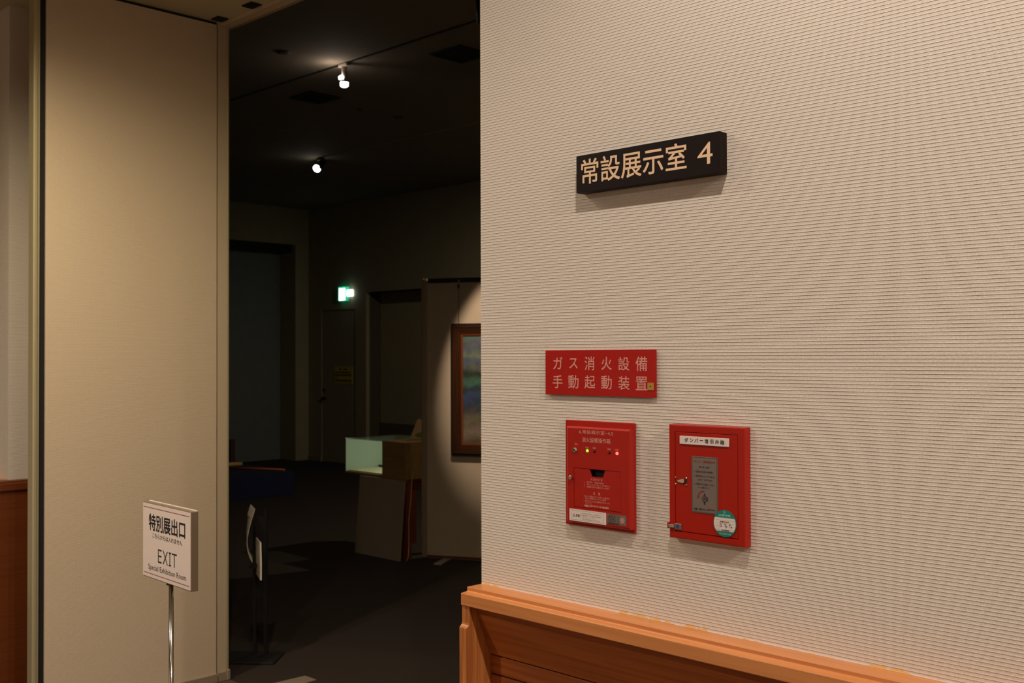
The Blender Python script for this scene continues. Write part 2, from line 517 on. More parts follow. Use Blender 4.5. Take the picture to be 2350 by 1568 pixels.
obj('jamb_stop', box(new(), PX - 0.05, PX + 0.004, 2.607, 2.62, 0.0, CEIL), m_alu, d1, bevel=0.003)
obj('skirting', box(new(), PX, PX + 0.010, 2.40, 2.556, 0.002, 0.038), m_skirt, d1)
obj('skirting', box(new(), PX, PX + 0.010, 1.80, 2.398, 0.002, 0.038), m_skirt, d1)
obj('skirting', box(new(), PX, PX + 0.010, 2.5635, 2.604, 0.002, 0.041), m_skirt, d1)
obj('skirting', box(new(), PX + 0.0045, PX + 0.018, 2.6045, 2.62, 0.002, 0.050), m_skirt, d1, bevel=0.003)
obj('head_gap', box(new(), PX - 0.045, PX - 0.006, 1.774, 2.556, CEIL - 0.0135, CEIL - 0.001), m_black, d1)
struct(obj('trim_3', box(new(), PX + 0.006, CORNER_X, 2.575, 2.62, CEIL - 0.018, CEIL - 0.001), m_trim), 'pale lintel strip across the opening')
for (x0, x1) in ((-4.425, -4.365), (-4.160, -4.085)):
    b = obj('ceiling_socket', prism(new(), [(x0, 2.512), (x1, 2.512), (x1, 2.566), (x0, 2.566)], 'z', CEIL - 0.006, CEIL - 0.0005), m_darkmetal)
    tag(b, 'dark square socket in the ceiling just above the door panel top corner' if x0 < -4.3 else
        'dark square socket in the ceiling farther from the door panel', 'ceiling socket')

# ------------------------------------------------------------------ downlights of the foyer
DOWN_LABELS = ['recessed round downlight over the threshold of the opening', 'recessed round downlight before the far reveal and its wainscot', 'recessed round downlight before the middle of the opening',
               'recessed round downlight before the textile wall', 'recessed round downlight at the far right end of the textile wall',
               'added round fill downlight behind the viewer toward the opening', 'added round fill downlight behind the viewer toward the textile wall']
for (x, y, *_), lb in zip(DOWN, DOWN_LABELS):
    t = thing('downlight', lb, 'ceiling light', (x, y, CEIL), group='foyer downlights')
    bm = new()
    ring = [(0.045, -0.001), (0.060, -0.001), (0.060, -0.008), (0.045, -0.012)]
    n = 24
    R_ = [[bm.verts.new((r * math.cos(2 * math.pi * k / n), r * math.sin(2 * math.pi * k / n), zz)) for r, zz in ring] for k in range(n)]
    for k in range(n):
        for j in range(4):
            bm.faces.new((R_[k][j], R_[(k + 1) % n][j], R_[(k + 1) % n][(j + 1) % 4], R_[k][(j + 1) % 4]))
    obj('ring', bm, m_plain, t)
    obj('lens', tube(new(), [(0, 0, -0.001), (0, 0, -0.006)], 0.044, 24), m_lamp_in, t)

# ------------------------------------------------------------------ room sign on the wall


def at(u0, v0, k, y):
    """maker of a converter from pixels of an enlarged crop to (x, z) on a wall-parallel plane"""
    def f(u, v):
        p = W(u0 + u / k, v0 + v / k, 'y', y)
        return p.x, p.z
    return f


FY = 1.724
sg = thing('room_sign', 'dark brown block sign with cream characters and a numeral, high on the wall', 'sign', (-1.33, WALL_Y, 1.849))
sg_in = Vector((-1.33, WALL_Y, 1.849))


def local(o):
    """children are built in world coordinates and hung under the thing"""
    for c in o.children:
        c.matrix_parent_inverse = o.matrix_basis.inverted()


obj('board', box(new(), -1.508, -1.1455, FY, WALL_Y - 0.0002, 1.849, 1.929), m_signblack, sg, bevel=0.0008)
A = at(1280, 270, 5.595, FY)
bm = new()
x0, zt = A(305, 545); _, zb = A(305, 862)
x1, _ = A(1655, 650)
put_text(bm, '常設展示室', x0, x1, zb, zt, FY - 0.0006, bold=0.008)
flat('lettering', bm, m_cream, sg)
bm = new()
x0, zb = A(1797, 600); x1, zt = A(1962, 312)
x1b, _ = A(1990, 500)
_, zt = A(1930, 312); _, zb = A(1930, 594)
put_text(bm, '4', x0, x1b, zb, zt, FY - 0.0006, bold=0.0)
flat('lettering', bm, m_cream, sg)
local(sg)

# ------------------------------------------------------------------ red acrylic sign
RY = 1.7435
fs = thing('fire_equipment_sign', 'thin red acrylic plate with two rows of pale characters', 'sign', (-1.47, WALL_Y, 1.414))
p0 = W(1251.6, 804, 'y', RY); p1 = W(1505.8, 913.4, 'y', RY)
obj('plate', box(new(), p0.x, p1.x, RY, RY + 0.003, p1.z, p0.z), m_red, fs, bevel=0.0005)
obj('mount', box(new(), p0.x + 0.01, p1.x - 0.01, RY + 0.003, WALL_Y - 0.0003, p1.z + 0.008, p0.z - 0.008), m_gap, fs)
A = at(1220, 770, 7.344, RY)
rows = [('ガ', (368, 522, 365, 572)), ('ス', (636, 776, 385, 558)), ('消', (896, 1062, 358, 588)), ('火', (1180, 1350, 362, 582)),
        ('設', (1462, 1648, 365, 590)), ('備', (1755, 1950, 358, 600)),
        ('手', (360, 522, 672, 888)), ('動', (620, 792, 672, 894)), ('起', (895, 1070, 676, 894)), ('動', (1175, 1352, 680, 908)),
        ('装', (1466, 1652, 688, 916)), ('置', (1757, 1952, 695, 924))]
for k in (0, 6):
    bm = new()
    for ch, (a, b, c, d) in rows[k:k + 6]:
        x0, zt = A(a, (c)); x1, _ = A(b, c); _, zt = A((a + b) / 2, c); _, zb = A((a + b) / 2, d)
        put_text(bm, ch, x0, x1, zb, zt, RY - 0.0005, bold=0.007)
    flat('lettering', bm, m_pink, fs)
x0, zt = A(1957, 797); x1, zb = A(2064, 922)
st = obj('sticker', box(new(), x0, x1, RY - 0.0014, RY - 0.0001, zb, zt), m_brass, fs)
cx, cz = (x0 + x1) / 2, (zt + zb) / 2
obj('screw', disc_y(new(), cx, RY - 0.0018, RY - 0.0014, cz, 0.0016, 12), m_ink, st)
local(fs)

# ------------------------------------------------------------------ gas extinguishing control box (left red box)
FL, BY = 1.744, 1.7305
cb = thing('fire_control_box', 'red control box with signal lamps, notched flap and white warning label', 'control box', (-1.47, WALL_Y, 1.133))
p0 = W(1297.5, 963.3, 'y', FL); p1 = W(1457.7, 1225.7, 'y', FL)
bx0, bx1, bz0, bz1 = p0.x, p1.x, p1.z, p0.z
obj('flange', box(new(), bx0, bx1, FL, WALL_Y - 0.0003, bz0, bz1), m_redpaint, cb, bevel=0.0018)
A = at(1220, 940, 5.057, BY)
fx0, _ = A(402, 700); fx1, _ = A(1128, 700)
_, fz1 = A(402, 190); _, fz0 = A(402, 1318)
fz0 = bz0 + 0.0085
# raised face with a window for the flap
wx0, wz1 = A(487, 672); wx1, _ = A(1035, 725); _, wz0 = A(485, 1128)
bm = new()
ch = 0.004


def frame_face(bm, ox0, ox1, oz0, oz1, ix0, ix1, iz0, iz1, yf, yb, c):
    """a raised tray front: chamfered outer edge, flat face, rectangular window going back to yb"""
    def ring(x0, x1, z0, z1, y):
        return [bm.verts.new(q) for q in ((x0, y, z0), (x1, y, z0), (x1, y, z1), (x0, y, z1))]
    a = ring(ox0, ox1, oz0, oz1, yb); b = ring(ox0, ox1, oz0, oz1, yf + c)
    d = ring(ox0 + c * .35, ox1 - c * .35, oz0 + c * .35, oz1 - c * .35, yf + c * .35)
    e = ring(ox0 + c, ox1 - c, oz0 + c, oz1 - c, yf)
    g = ring(ix0, ix1, iz0, iz1, yf); h = ring(ix0, ix1, iz0, iz1, yb)
    for P, Q in ((a, b), (b, d), (d, e), (e, g), (g, h)):
        for k in range(4):
            bm.faces.new((P[k], P[(k + 1) % 4], Q[(k + 1) % 4], Q[k]))


frame_face(bm, fx0, fx1 + 0.004, fz0, fz1, wx0, wx1, wz0, wz1, BY, FL, ch)
obj('face', bm, m_redpaint, cb)
obj('recess', box(new(), wx0, wx1, FL - 0.0006, FL, wz0, wz1), m_void, cb)
g = 0.0008
n0, nz = A(668, 690); n1, _ = A(850, 712); n2, nzb = A(695, 779); n3, _ = A(825, 790)
poly = [(wx0 + g, wz0 + g), (wx1 - g, wz0 + g), (wx1 - g, wz1 - g), (n1, wz1 - g), (n3, nzb), (n2, nzb), (n0, wz1 - g), (wx0 + g, wz1 - g)]
flap = obj('flap', prism(new(), poly, 'y', BY + 0.0006, BY + 0.003), m_redpaint, cb, bevel=0.0004)
YT = BY - 0.0005
# writing on the face
Z5 = at(1300, 980, 16.786, BY)


def line(bm, s, conv, u0, u1, v0, v1, y=None, bold=0.0, ref='l', spacing=1.0):
    """u0..u1 the line's span; v0, v1 its top and bottom at its left end"""
    xa, zt = conv(u0, v0); _, zb = conv(u0, v1); xb, _ = conv(u1, v0)
    put_text(bm, s, xa, xb, zb, zt, YT if y is None else y, bold, spacing)


bm = new(); line(bm, '6.常設展示室−4,5', Z5, 490, 1798, 105, 262, bold=0.0)
flat('lettering', bm, m_pink, cb)
bm = new(); line(bm, '消火設備操作箱', Z5, 602, 1698, 392, 580, bold=0.004)
flat('lettering', bm, m_pink, cb)
for s, (u0, u1, v0, v1) in (('電話', (318, 436, 618, 690)), ('電源', (736, 858, 758, 828)), ('起動', (1012, 1138, 780, 850)),
                            ('自動', (1582, 1712, 822, 892)), ('手動', (1878, 2002, 848, 918))):
    bm = new(); line(bm, s, Z5, u0, u1, v0, v1, bold=0.0)
    flat('lettering', bm, m_pink, cb)
# jack and lamps
cx, cz = Z5(340, 885)
jk = obj('jack', tube(new(), [(cx, BY, cz), (cx, BY - 0.002, cz), (cx, BY - 0.002, cz), (cx, BY - 0.0045, cz)], [0.0058, 0.0058, 0.0047, 0.0042], 20), m_chrome, cb, bevel=0.0004)
obj('jack_hole', disc_y(new(), cx, BY - 0.0050, BY - 0.0046, cz, 0.0022, 16), m_black, jk)
for (u, v, mm, r) in ((812, 920, m_ledg, .0030), (1085, 940, m_ledoff, .0028), (1660, 990, m_ledoff, .0028), (1955, 1025, m_ledr, .0034)):
    cx, cz = Z5(u, v)
    o = obj('lamp', tube(new(), [(cx, BY + 0.0002, cz), (cx, BY - 0.0012, cz), (cx, BY - 0.0024, cz), (cx, BY - 0.0029, cz)], [r, r, r * .75, r * .3], 16), mm, cb)
    o['label'] = {m_ledg: 'lit green signal lamp', m_ledr: 'lit red signal lamp', m_ledoff: 'unlit dark signal lamp'}[mm]
cx, cz = A(466, 788)
kb = obj('knob', tube(new(), [(cx, BY + 0.0005, cz), (cx, BY - 0.004, cz), (cx, BY - 0.0042, cz), (cx, BY - 0.007, cz)], [0.0040, 0.0040, 0.0050, 0.0046], 18), m_chrome, cb, bevel=0.0005)
for u, v in ((470, 737), (502, 742)):
    cx, cz = A(u, v)
    obj('rivet_hole', disc_y(new(), cx, BY - 0.0003, BY + 0.0007, cz, 0.0008, 8), m_void, cb)
# writing on the flap
Z4 = at(1320, 1070, 14.26, BY)
YF = BY + 0.0002
flap_lines = [('火災のとき', 498, 892, 388, 470, .004), ('1.　扉を開く（警報が鳴る）', 285, 938, 480, 538, 0), ('2.　室内に人のいないことを確める', 285, 1130, 556, 612, 0),
              ('3.　保護板を破り起動ボタンを押す', 285, 1125, 632, 690, 0), ('注　意', 578, 818, 845, 938, .002),
              ('・誤って起動ボタンを押した場合は', 272, 1128, 942, 1002, 0), ('直ちに緊急停止ボタンを押す', 328, 1018, 1018, 1076, 0),
              ('・火災のとき以外は絶対に手をふれ', 272, 1130, 1096, 1156, 0), ('ないこと', 330, 535, 1170, 1228, 0)]
for s, u0, u1, v0, v1, bo in flap_lines:
    bm = new(); line(bm, s, Z4, u0, u1, v0, v1, y=YF, bold=bo); flat('lettering', bm, m_pink, flap)
bm = new(); line(bm, 'NDC', Z4, 310, 458, 1256, 1322, y=YF, bold=0.03); flat('lettering', bm, m_whiteprint, flap)
bm = new(); line(bm, '日本ドライケミカル株式会社', Z4, 480, 1098, 1270, 1334, y=YF, bold=0.022); flat('lettering', bm, m_whiteprint, flap)
# white warning label and metal plate
Z3 = at(1300, 1150, 15.667, BY)
x0, zt = Z3(112, 262); x1, _ = Z3(1428, 440); _, zb = Z3(112, 685)
wlab = obj('warning_label', box(new(), x0, x1, BY - 0.0005, BY - 0.00005, zb, zt), m_label, cb)
YL = BY - 0.0008
bm = new()
a0, ztt = Z3(195, 310); a1, _ = Z3(1330, 470); _, zbb = Z3(195, 650)
outline_y(bm, a0, a1, zbb, ztt, YL, 0.00035)
am, _ = Z3(510, 400); quad_y(bm, am, am + 0.0003, zbb, ztt, YL)
flat('rule', bm, m_greyink, wlab)
bm = new()
q0, zl = Z3(228, 548); q1, _ = Z3(326, 560); qc, zu = Z3(276, 438)
t_ = 0.0006
quad_y(bm, q0, q1, zl, zl + t_, YL)
for a_, b_ in ((q0, qc), (q1, qc)):
    bm.faces.new([bm.verts.new(p) for p in ((a_, YL, zl), (a_ + t_ * (1 if a_ < b_ else -1) * 1.6, YL, zl), (b_, YL, zu - t_), (b_, YL, zu))])
quad_y(bm, qc - t_ * .5, qc + t_ * .5, zl + 0.0025, zu - 0.0022, YL); quad_y(bm, qc - t_ * .5, qc + t_ * .5, zl + 0.0012, zl + 0.0019, YL)
flat('warning_symbol', bm, m_ink, wlab)
bm = new(); line(bm, '危険', Z3, 345, 484, 462, 566, y=YL, bold=0.01); flat('lettering', bm, m_ink, wlab)
for s, u0, u1, v0, v1 in (('1 ガスが放出されると危険です。直ちに退避して下さい。', 540, 1282, 416, 460),
                          ('2 放出後は換気を行い、安全が確認されるまで室内には', 540, 1262, 486, 532),
                          ('立ち入らないようにして下さい。', 582, 1050, 562, 608),
                          ('取扱いは必ず有資格者の指示に従って行って下さい。', 582, 1226, 628, 672)):
    bm = new(); line(bm, s, Z3, u0, u1, v0, v1, y=YL); flat('lettering', bm, m_greyink, wlab)
x0, zt = Z3(1458, 452); x1, _ = Z3(2155, 538); _, zb = Z3(1458, 815)
npl = obj('name_plate', box(new(), x0, x1, BY - 0.0006, BY - 0.00005, zb, zt), m_plate, cb)
bm = new()
for k in range(5):
    za = zt - 0.0012 - k * (zt - zb - 0.002) / 5
    quad_y(bm, x0 + 0.0008, x0 + (x1 - x0) * 0.62, za - 0.00025, za, YL)
    for j in range(9):
        xx = x0 + 0.004 + j * 0.0022
        if (j + k) % 3 and k < 4:
            quad_y(bm, xx, xx + 0.0013, za - 0.0034, za - 0.0012, YL)
quad_y(bm, x0 + (x1 - x0) * 0.62, x0 + (x1 - x0) * 0.63, zb + 0.0006, zt - 0.0006, YL)
quad_y(bm, x0 + 0.003, x0 + (x1 - x0) * 0.6, zb + 0.0008, zb + 0.0028, YL)
flat('ruling', bm, m_ink, npl)
cx = x0 + (x1 - x0) * 0.80; cz = (zt + zb) / 2
obj('seal', disc_y(new(), cx, BY - 0.0010, BY - 0.0006, cz, 0.0062, 20), mat('pink_seal', rgb(206, 150, 142), 0.35, metal=0.4), npl)
local(cb)

# ------------------------------------------------------------------ damper reset valve box (right red box)
DY = 1.7305
db = thing('valve_box', 'red wall box with lockable door, white nameplate and round green sticker', 'valve box', (-1.19, WALL_Y, 1.138))
p0 = W(1535.6, 973.3, 'y', DY); p1 = W(1708.5, 1257.9, 'y', DY)
ox0, ox1, oz0, oz1 = p0.x, p1.x, p1.z, p0.z
V = at(1500, 940, 4.357, DY)
ix0, iz1 = V(211, 219); ix1, _ = V(842, 255); _, iz0 = V(211, 1214)
bm = new()
frame_face(bm, ox0 - 0.001, ox1 + 0.002, oz0, oz1, ix0, ix1, iz0, iz1, DY, WALL_Y - 0.0003, 0.0022)
obj('frame', bm, m_redpaint2, db)
obj('gap', box(new(), ix0, ix1, WALL_Y - 0.002, WALL_Y - 0.0003, iz0, iz1), m_gap, db)
dr = obj('door', box(new(), ix0 + 0.0011, ix1 - 0.0011, DY + 0.0002, WALL_Y - 0.003, iz0 + 0.0011, iz1 - 0.0011), m_redpaint2, db, bevel=0.0006)
# white nameplate
x0, zt = V(266, 262); x1, _ = V(755, 290); _, zb = V(266, 342)
npw = obj('nameplate', box(new(), x0, x1, DY - 0.0022, DY + 0.0001, zb, zt), m_label, db, bevel=0.0003)
bm = new()
# each character at its own place
for ch_, u0, u1, v0, v1 in (('ダ', 315, 352, 283, 325), ('ン', 370, 402, 288, 324), ('バ', 416, 452, 288, 328), ('ー', 468, 502, 306, 312),
                            ('復', 517, 555, 295, 338), ('旧', 572, 604, 299, 340), ('弁', 622, 660, 303, 345), ('箱', 672, 713, 306, 350)):
    line(bm, ch_, V, u0, u1, v0, v1, y=DY - 0.0025, bold=0.012)
flat('lettering', bm, m_ink, npw)
# silver instruction plate
x0, zt = V(381, 465); x1, _ = V(642, 483); _, zb = V(388, 1024)
ip = obj('instruction_plate', box(new(), x0, x1, DY - 0.0010, DY + 0.0001, zb, zt), m_plate, db, bevel=0.0002)
YP = DY - 0.0013
bm = new(); outline_y(bm, x0 + 0.0012, x1 - 0.0012, zb + 0.0012, zt - 0.0012, YP, 0.0006); flat('border', bm, m_ink, ip)
P2 = at(1580, 1040, 14.25, DY)
bm = new(); line(bm, 'ダンパー遠隔復旧弁', P2, 185, 876, 222, 302, y=YP, bold=0.006); flat('lettering', bm, m_redink, ip)
for s, u0, u1, v0, v1 in (('取り扱い説明', 358, 692, 425, 486), ('1. 区画内の消火を確認', 196, 806, 560, 625), ('2. 復旧弁のハンドルを左', 194, 860, 702, 768),
                          ('に回す（水平方向）', 302, 790, 832, 892), ('3. 作動ガスが抜けてダン', 198, 872, 965, 1032), ('パーが開きます', 312, 690, 1090, 1150)):
    bm = new(); line(bm, s, P2, u0, u1, v0, v1, y=YP, bold=0.006); flat('lettering', bm, m_ink, ip)
P3 = at(1580, 1130, 13.07, DY)
bm = new(); line(bm, '日綜・株テクノス', P3, 186, 606, 458, 520, y=YP, bold=0.03); flat('lettering', bm, m_ink, ip)
bm = new(); line(bm, '株式会社', P3, 612, 812, 505, 548, y=YP, bold=0.02)
flat('lettering', bm, m_ink, ip)
# red turning arrow
bm = new()
pts = [(500, 818, 13), (470, 828, 12), (448, 850, 12), (444, 872, 12)]
cxa, cza = V(512, 882); rr = V(512, 818)[1] - cza
xs = V(449, 860)[0]
rx = cxa - xs
arc = []
for k in range(9):
    a = math.radians(92 + k * 9.5)
    arc.append((cxa + rx * math.cos(a), cza + rr * math.sin(a)))
wd = 0.0013
for (a, b) in zip(arc, arc[1:]):
    d = Vector((b[0] - a[0], 0, b[1] - a[1])).normalized(); nn = Vector((-d.z, 0, d.x)) * wd
    bm.faces.new([bm.verts.new((q[0] + s * nn.x, YP, q[1] + s * nn.z)) for q, s in ((a, 1), (b, 1), (b, -1), (a, -1))])
e = arc[-1]
bm.faces.new([bm.verts.new(p) for p in ((e[0] - 0.003, YP, e[1]), (e[0] + 0.003, YP, e[1]), (e[0] - 0.0003, YP, e[1] - 0.0066))])
flat('arrow', bm, m_redink, ip)
# valve drawing
bm = new()
vx, vz = V(513, 897)


def annulus(bm, cx, cz, r0, r1, y, n=28, a0=0, a1=2 * math.pi):
    for k in range(n):
        a, b = a0 + (a1 - a0) * k / n, a0 + (a1 - a0) * (k + 1) / n
        bm.faces.new([bm.verts.new((cx + r * math.cos(t), y, cz + r * math.sin(t))) for r, t in ((r0, a), (r1, a), (r1, b), (r0, b))])


annulus(bm, vx, vz, 0.0055, 0.0062, YP); annulus(bm, vx, vz, 0.0034, 0.0043, YP); annulus(bm, vx, vz, 0.00001, 0.0018, YP)
annulus(bm, vx, vz, 0.0056, 0.0076, YP, 10, -0.6, 0.8)
for s in (1, -1):
    bm.faces.new([bm.verts.new((vx + a, YP, vz + s * b)) for a, b in ((-0.0022, 0.0055), (0.0022, 0.0055), (0.0008, 0.0115), (-0.0008, 0.0115))])
flat('valve_drawing', bm, m_ink, ip)
# latch: tapered cup with paddle and four screws
L6 = at(1525, 1080, 10.81, DY)
pol = [L6(318, 232), L6(318, 268), L6(480, 338), L6(545, 318), L6(552, 222), L6(480, 205)]
lt = obj('latch', prism(new(), pol, 'y', DY - 0.0006, DY + 0.0003), m_black, db)
pol = [L6(332, 240), L6(336, 276), L6(455, 318), L6(492, 300), L6(488, 222), L6(455, 214)]
obj('paddle', prism(new(), pol, 'y', DY - 0.0022, DY - 0.0004), mat('latch_paddle', rgb(186, 164, 124), 0.35, metal=0.2), lt, bevel=0.0004)
for u, v in ((282, 168), (545, 194), (280, 334), (544, 360)):
    cx, cz = L6(u, v)
    obj('screw', tube(new(), [(cx, DY + 0.0003, cz), (cx, DY - 0.0012, cz), (cx, DY - 0.002, cz)], [0.0021, 0.0019, 0.0008], 14), m_chrome, lt)
# metal clip at the lower left edge
x0, zt = L6(262, 1308); x1, zb = L6(432, 1480)
cl = obj('hasp', box(new(), x0, x1, DY - 0.0022, DY + 0.0001, zb, zt), m_steel, db, bevel=0.0006)
x0b, ztb = L6(128, 1322); x1b, zbb = L6(262, 1425)
obj('link', box(new(), x0b, x1b, DY - 0.0045, DY - 0.0012, zbb, ztb), m_chrome, cl, bevel=0.0012)
x0c, ztc = L6(90, 1278); x1c, zbc = L6(128, 1432)
obj('eye', box(new(), x0c, x1c, DY - 0.0035, DY + 0.006, zbc, ztc), m_redpaint2, cl, bevel=0.0008)
xx, zz = L6(148, 1345)
obj('rivet', disc_y(new(), xx, DY - 0.0058, DY - 0.0045, zz, 0.0018, 12), m_chrome, cl)
bx_, bz_ = L6(308, 1322); bx2, bz2 = L6(366, 1440)
obj('blue_tape', box(new(), bx_, bx2, DY - 0.0026, DY - 0.0022, bz2, bz_), mat('blue_tape', rgb(44, 62, 120), 0.4), cl)
# round green sticker
gx, gz = P3(1103, 938)
gr = (P3(1090, 524)[1] - P3(1130, 1342)[1]) / 2
gs = obj('inspection_sticker', disc_y(new(), gx, DY - 0.0016, DY - 0.0009, gz, gr, 48), m_green, db)
YS = DY - 0.0019
bm = new()
top, bot = P3(1090, 770)[1] - gz, P3(1090, 1172)[1] - gz
ri = gr * 0.94
ptsq = []
n = 16
aT, aB = math.asin(top / ri), math.asin(bot / ri)
for k in range(n + 1):
    a = aB + (aT - aB) * k / n; ptsq.append((gx + ri * math.cos(a), gz + ri * math.sin(a)))
for k in range(n + 1):
    a = math.pi - (aT + (aB - aT) * k / n); ptsq.append((gx + ri * math.cos(a), gz + ri * math.sin(a)))
bm.faces.new([bm.verts.new((a, YS, b)) for a, b in ptsq])
flat('field', bm, m_label, gs)
bm = new(); line(bm, '点検済証', P3, 916, 1280, 640, 704, y=YS, bold=0.02); flat('lettering', bm, m_teal, gs)
bm = new()
fx_, fz_ = P3(1092, 602)
for k in range(6):
    a = k * math.pi / 3 + math.pi / 6
    annulus(bm, fx_ + 0.0017 * math.cos(a), fz_ + 0.0017 * math.sin(a), 0.0006, 0.0011, YS, 10)
flat('flower_emblem', bm, m_teal, gs)
xa, za = P3(850, 722); xb, _ = P3(1350, 760)
flat('rule', quad_y(new(), xa, xb, za - 0.0003, za, YS), m_teal, gs)
bm = new(); line(bm, '消防設備保守点検', P3, 935, 1290, 1196, 1252, y=YS); flat('lettering', bm, m_teal, gs)
bm = new()
YS2 = YS - 0.0003
line(bm, '点検年月日', P3, 955, 1226, 850, 892, y=YS2, bold=0.03)
line(bm, '年　月　日', P3, 958, 1280, 926, 968, y=YS2, bold=0.02)
line(bm, '年　　月　　日', P3, 975, 1320, 990, 1036, y=YS2, bold=0.03)
line(bm, '有効期限', P3, 1000, 1240, 1112, 1150, y=YS2, bold=0.02)
for v in (800, 900, 978, 1085):
    xa, za = P3(800, v); xb, _ = P3(1410, v); quad_y(bm, xa + .002, xb - 0.001, za - .0002, za, YS2)
for u in (865, 935, 1130, 1250):
    xa, za = P3(u, 970); _, zb_ = P3(u, 1150); quad_y(bm, xa, xa + .0002, zb_, za, YS2)
flat('lettering', bm, m_ink, gs)
local(db)

# ------------------------------------------------------------------ exit sign on its pole stand
ES_ROT = math.radians(-2.5)
pr = W(439, 1267, 'z', 0.988)                      # right front edge of the plate, mid height
sx, sz0, sz1 = 0.296, 0.884, 1.093
es = thing('sign_stand', 'white exit sign plate on a slim chrome pole before the door panel', 'sign stand',
           (0, 0, 0))
d_ = 2.80
pr = EYE + (CR * ((439 - 1175) / F_PX) + CU * ((784 - 1267) / F_PX) + CF) * d_
es.location = (pr.x, pr.y, 0); es.rotation_euler = (0, 0, ES_ROT)
TH = 0.020
bd = obj('plate', box(new(), -sx, 0, 0.0, TH, sz0, sz1), mat('sign_body', rgb(116, 100, 76), 0.5), es, bevel=0.0012)
obj('front_sheet', box(new(), -sx + 0.003, -0.003, -0.0016, 0.0, sz0 + 0.003, sz1 - 0.0025), mat('sign_acrylic', rgb(244, 226, 210), 0.16, spec=0.5), bd)
obj('top_strip', box(new(), -sx + 0.004, -0.002, TH - 0.005, TH - 0.0005, sz1, sz1 + 0.0022), m_label, bd)
YE = -0.0019
T = 0.0018
for zz in (sz1 - 0.0135, sz0 + 0.0125):
    flat('border_line', quad_y(new(), -sx + 0.008, -0.008, zz, zz + T, YE), mat('maroon_line', rgb(150, 62, 66), 0.6), bd)


def sxz(u, v):
    """position on the plate as fractions (from left, from top)"""
    return -sx + u * sx, sz1 - v * (sz1 - sz0)


# fractions read on the enlarged plate (its left edge 80..1235, right edge 250..1495)
def es_uv(px, py):
    d = CR * ((320 + px / 6.82 - 1175) / F_PX) + CU * ((784 - (1140 + py / 6.82)) / F_PX) + CF
    nrm = Vector((math.sin(ES_ROT), -math.cos(ES_ROT), 0))
    t = (Vector((pr.x, pr.y, 0)) - EYE).dot(nrm) / d.dot(nrm)
    q = EYE + d * t - Vector((pr.x, pr.y, 0))
    return q.x * math.cos(ES_ROT) + q.y * math.sin(ES_ROT), q.z


def eline(bm, s, u0, u1, v0, v1, bold=0.0):
    xa, zt = es_uv(u0, v0); _, zb = es_uv(u0, v1); xb, _ = es_uv(u1, v0)
    put_text(bm, s, xa, xb, zb, zt, YE, bold)


bm = new(); eline(bm, '特別展出口', 160, 724, 262, 512, 0.020); flat('lettering', bm, m_ink, bd)
bm = new(); eline(bm, 'こちらからは入れません', 214, 678, 565, 642, 0.006); flat('lettering', bm, m_ink, bd)
bm = new(); eline(bm, 'Special Exhibition Room', 150, 740, 1042, 1150, 0.0); flat('lettering', bm, m_ink, bd)
bm = new()
xa, zt = es_uv(300, 820); _, zb = es_uv(300, 1032); xb, _ = es_uv(594, 905)
wE = (xb - xa); H = zt - zb; s_ = 0.0042


def bar(x0, x1, z0, z1):
    quad_y(bm, xa + x0 * wE, xa + x1 * wE, zb + z0 * H, zb + z1 * H, YE)


th = s_ / wE; tv = s_ / H
bar(0.0, th, 0, 1); bar(th, 0.2, 1 - tv, 1); bar(th, 0.19, .5 - tv / 2, .5 + tv / 2); bar(th, 0.2, 0, tv)
for sgn in (1, -1):
    q = [(0.26, 0), (0.26 + th * 1.15, 0), (0.53, 1), (0.53 - th * 1.15, 1)]
    if sgn < 0:
        q = [(a, 1 - b) for a, b in q]
    bm.faces.new([bm.verts.new((xa + a * wE, YE - (0.00005 if sgn < 0 else 0), zb + b * H)) for a, b in q])
bar(0.58, 0.70, 1 - tv, 1); bar(0.58, 0.70, 0, tv); bar(0.64 - th / 2, 0.64 + th / 2, tv, 1 - tv)
bar(0.745, 1.0, 1 - tv, 1); bar(0.873 - th / 2, 0.873 + th / 2, 0, 1 - tv)
flat('lettering', bm, m_ink, bd)
obj('bracket', box(new(), -sx * 0.5 - 0.008, -sx * 0.5 + 0.008, 0.004, TH - 0.004, sz0 - 0.006, sz0), m_black, es)
obj('pole', tube(new(), [(-sx * 0.47, TH / 2, 0.012), (-sx * 0.47, TH / 2, sz0)], 0.0064, 18), m_chrome, es)
obj('base', tube(new(), [(-sx * 0.47, TH / 2, 0.0), (-sx * 0.47, TH / 2, 0.008), (-sx * 0.47, TH / 2, 0.013)], [0.13, 0.13, 0.118], 40), m_steel, es)

# ------------------------------------------------------------------ gallery shell
GX0, GX1, GY0, GY1 = -14.2, 0.5, 2.62, 9.6
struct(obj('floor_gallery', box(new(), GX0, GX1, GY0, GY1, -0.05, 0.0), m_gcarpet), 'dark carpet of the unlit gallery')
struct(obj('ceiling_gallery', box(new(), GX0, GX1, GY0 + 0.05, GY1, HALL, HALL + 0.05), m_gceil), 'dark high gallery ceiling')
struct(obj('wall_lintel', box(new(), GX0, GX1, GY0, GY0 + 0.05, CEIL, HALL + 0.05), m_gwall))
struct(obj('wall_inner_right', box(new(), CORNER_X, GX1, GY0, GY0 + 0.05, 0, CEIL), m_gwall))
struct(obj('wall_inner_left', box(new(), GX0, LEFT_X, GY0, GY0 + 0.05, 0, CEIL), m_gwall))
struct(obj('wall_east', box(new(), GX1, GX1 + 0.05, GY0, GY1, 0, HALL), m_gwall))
BWY = 9.0
NX = -13.07
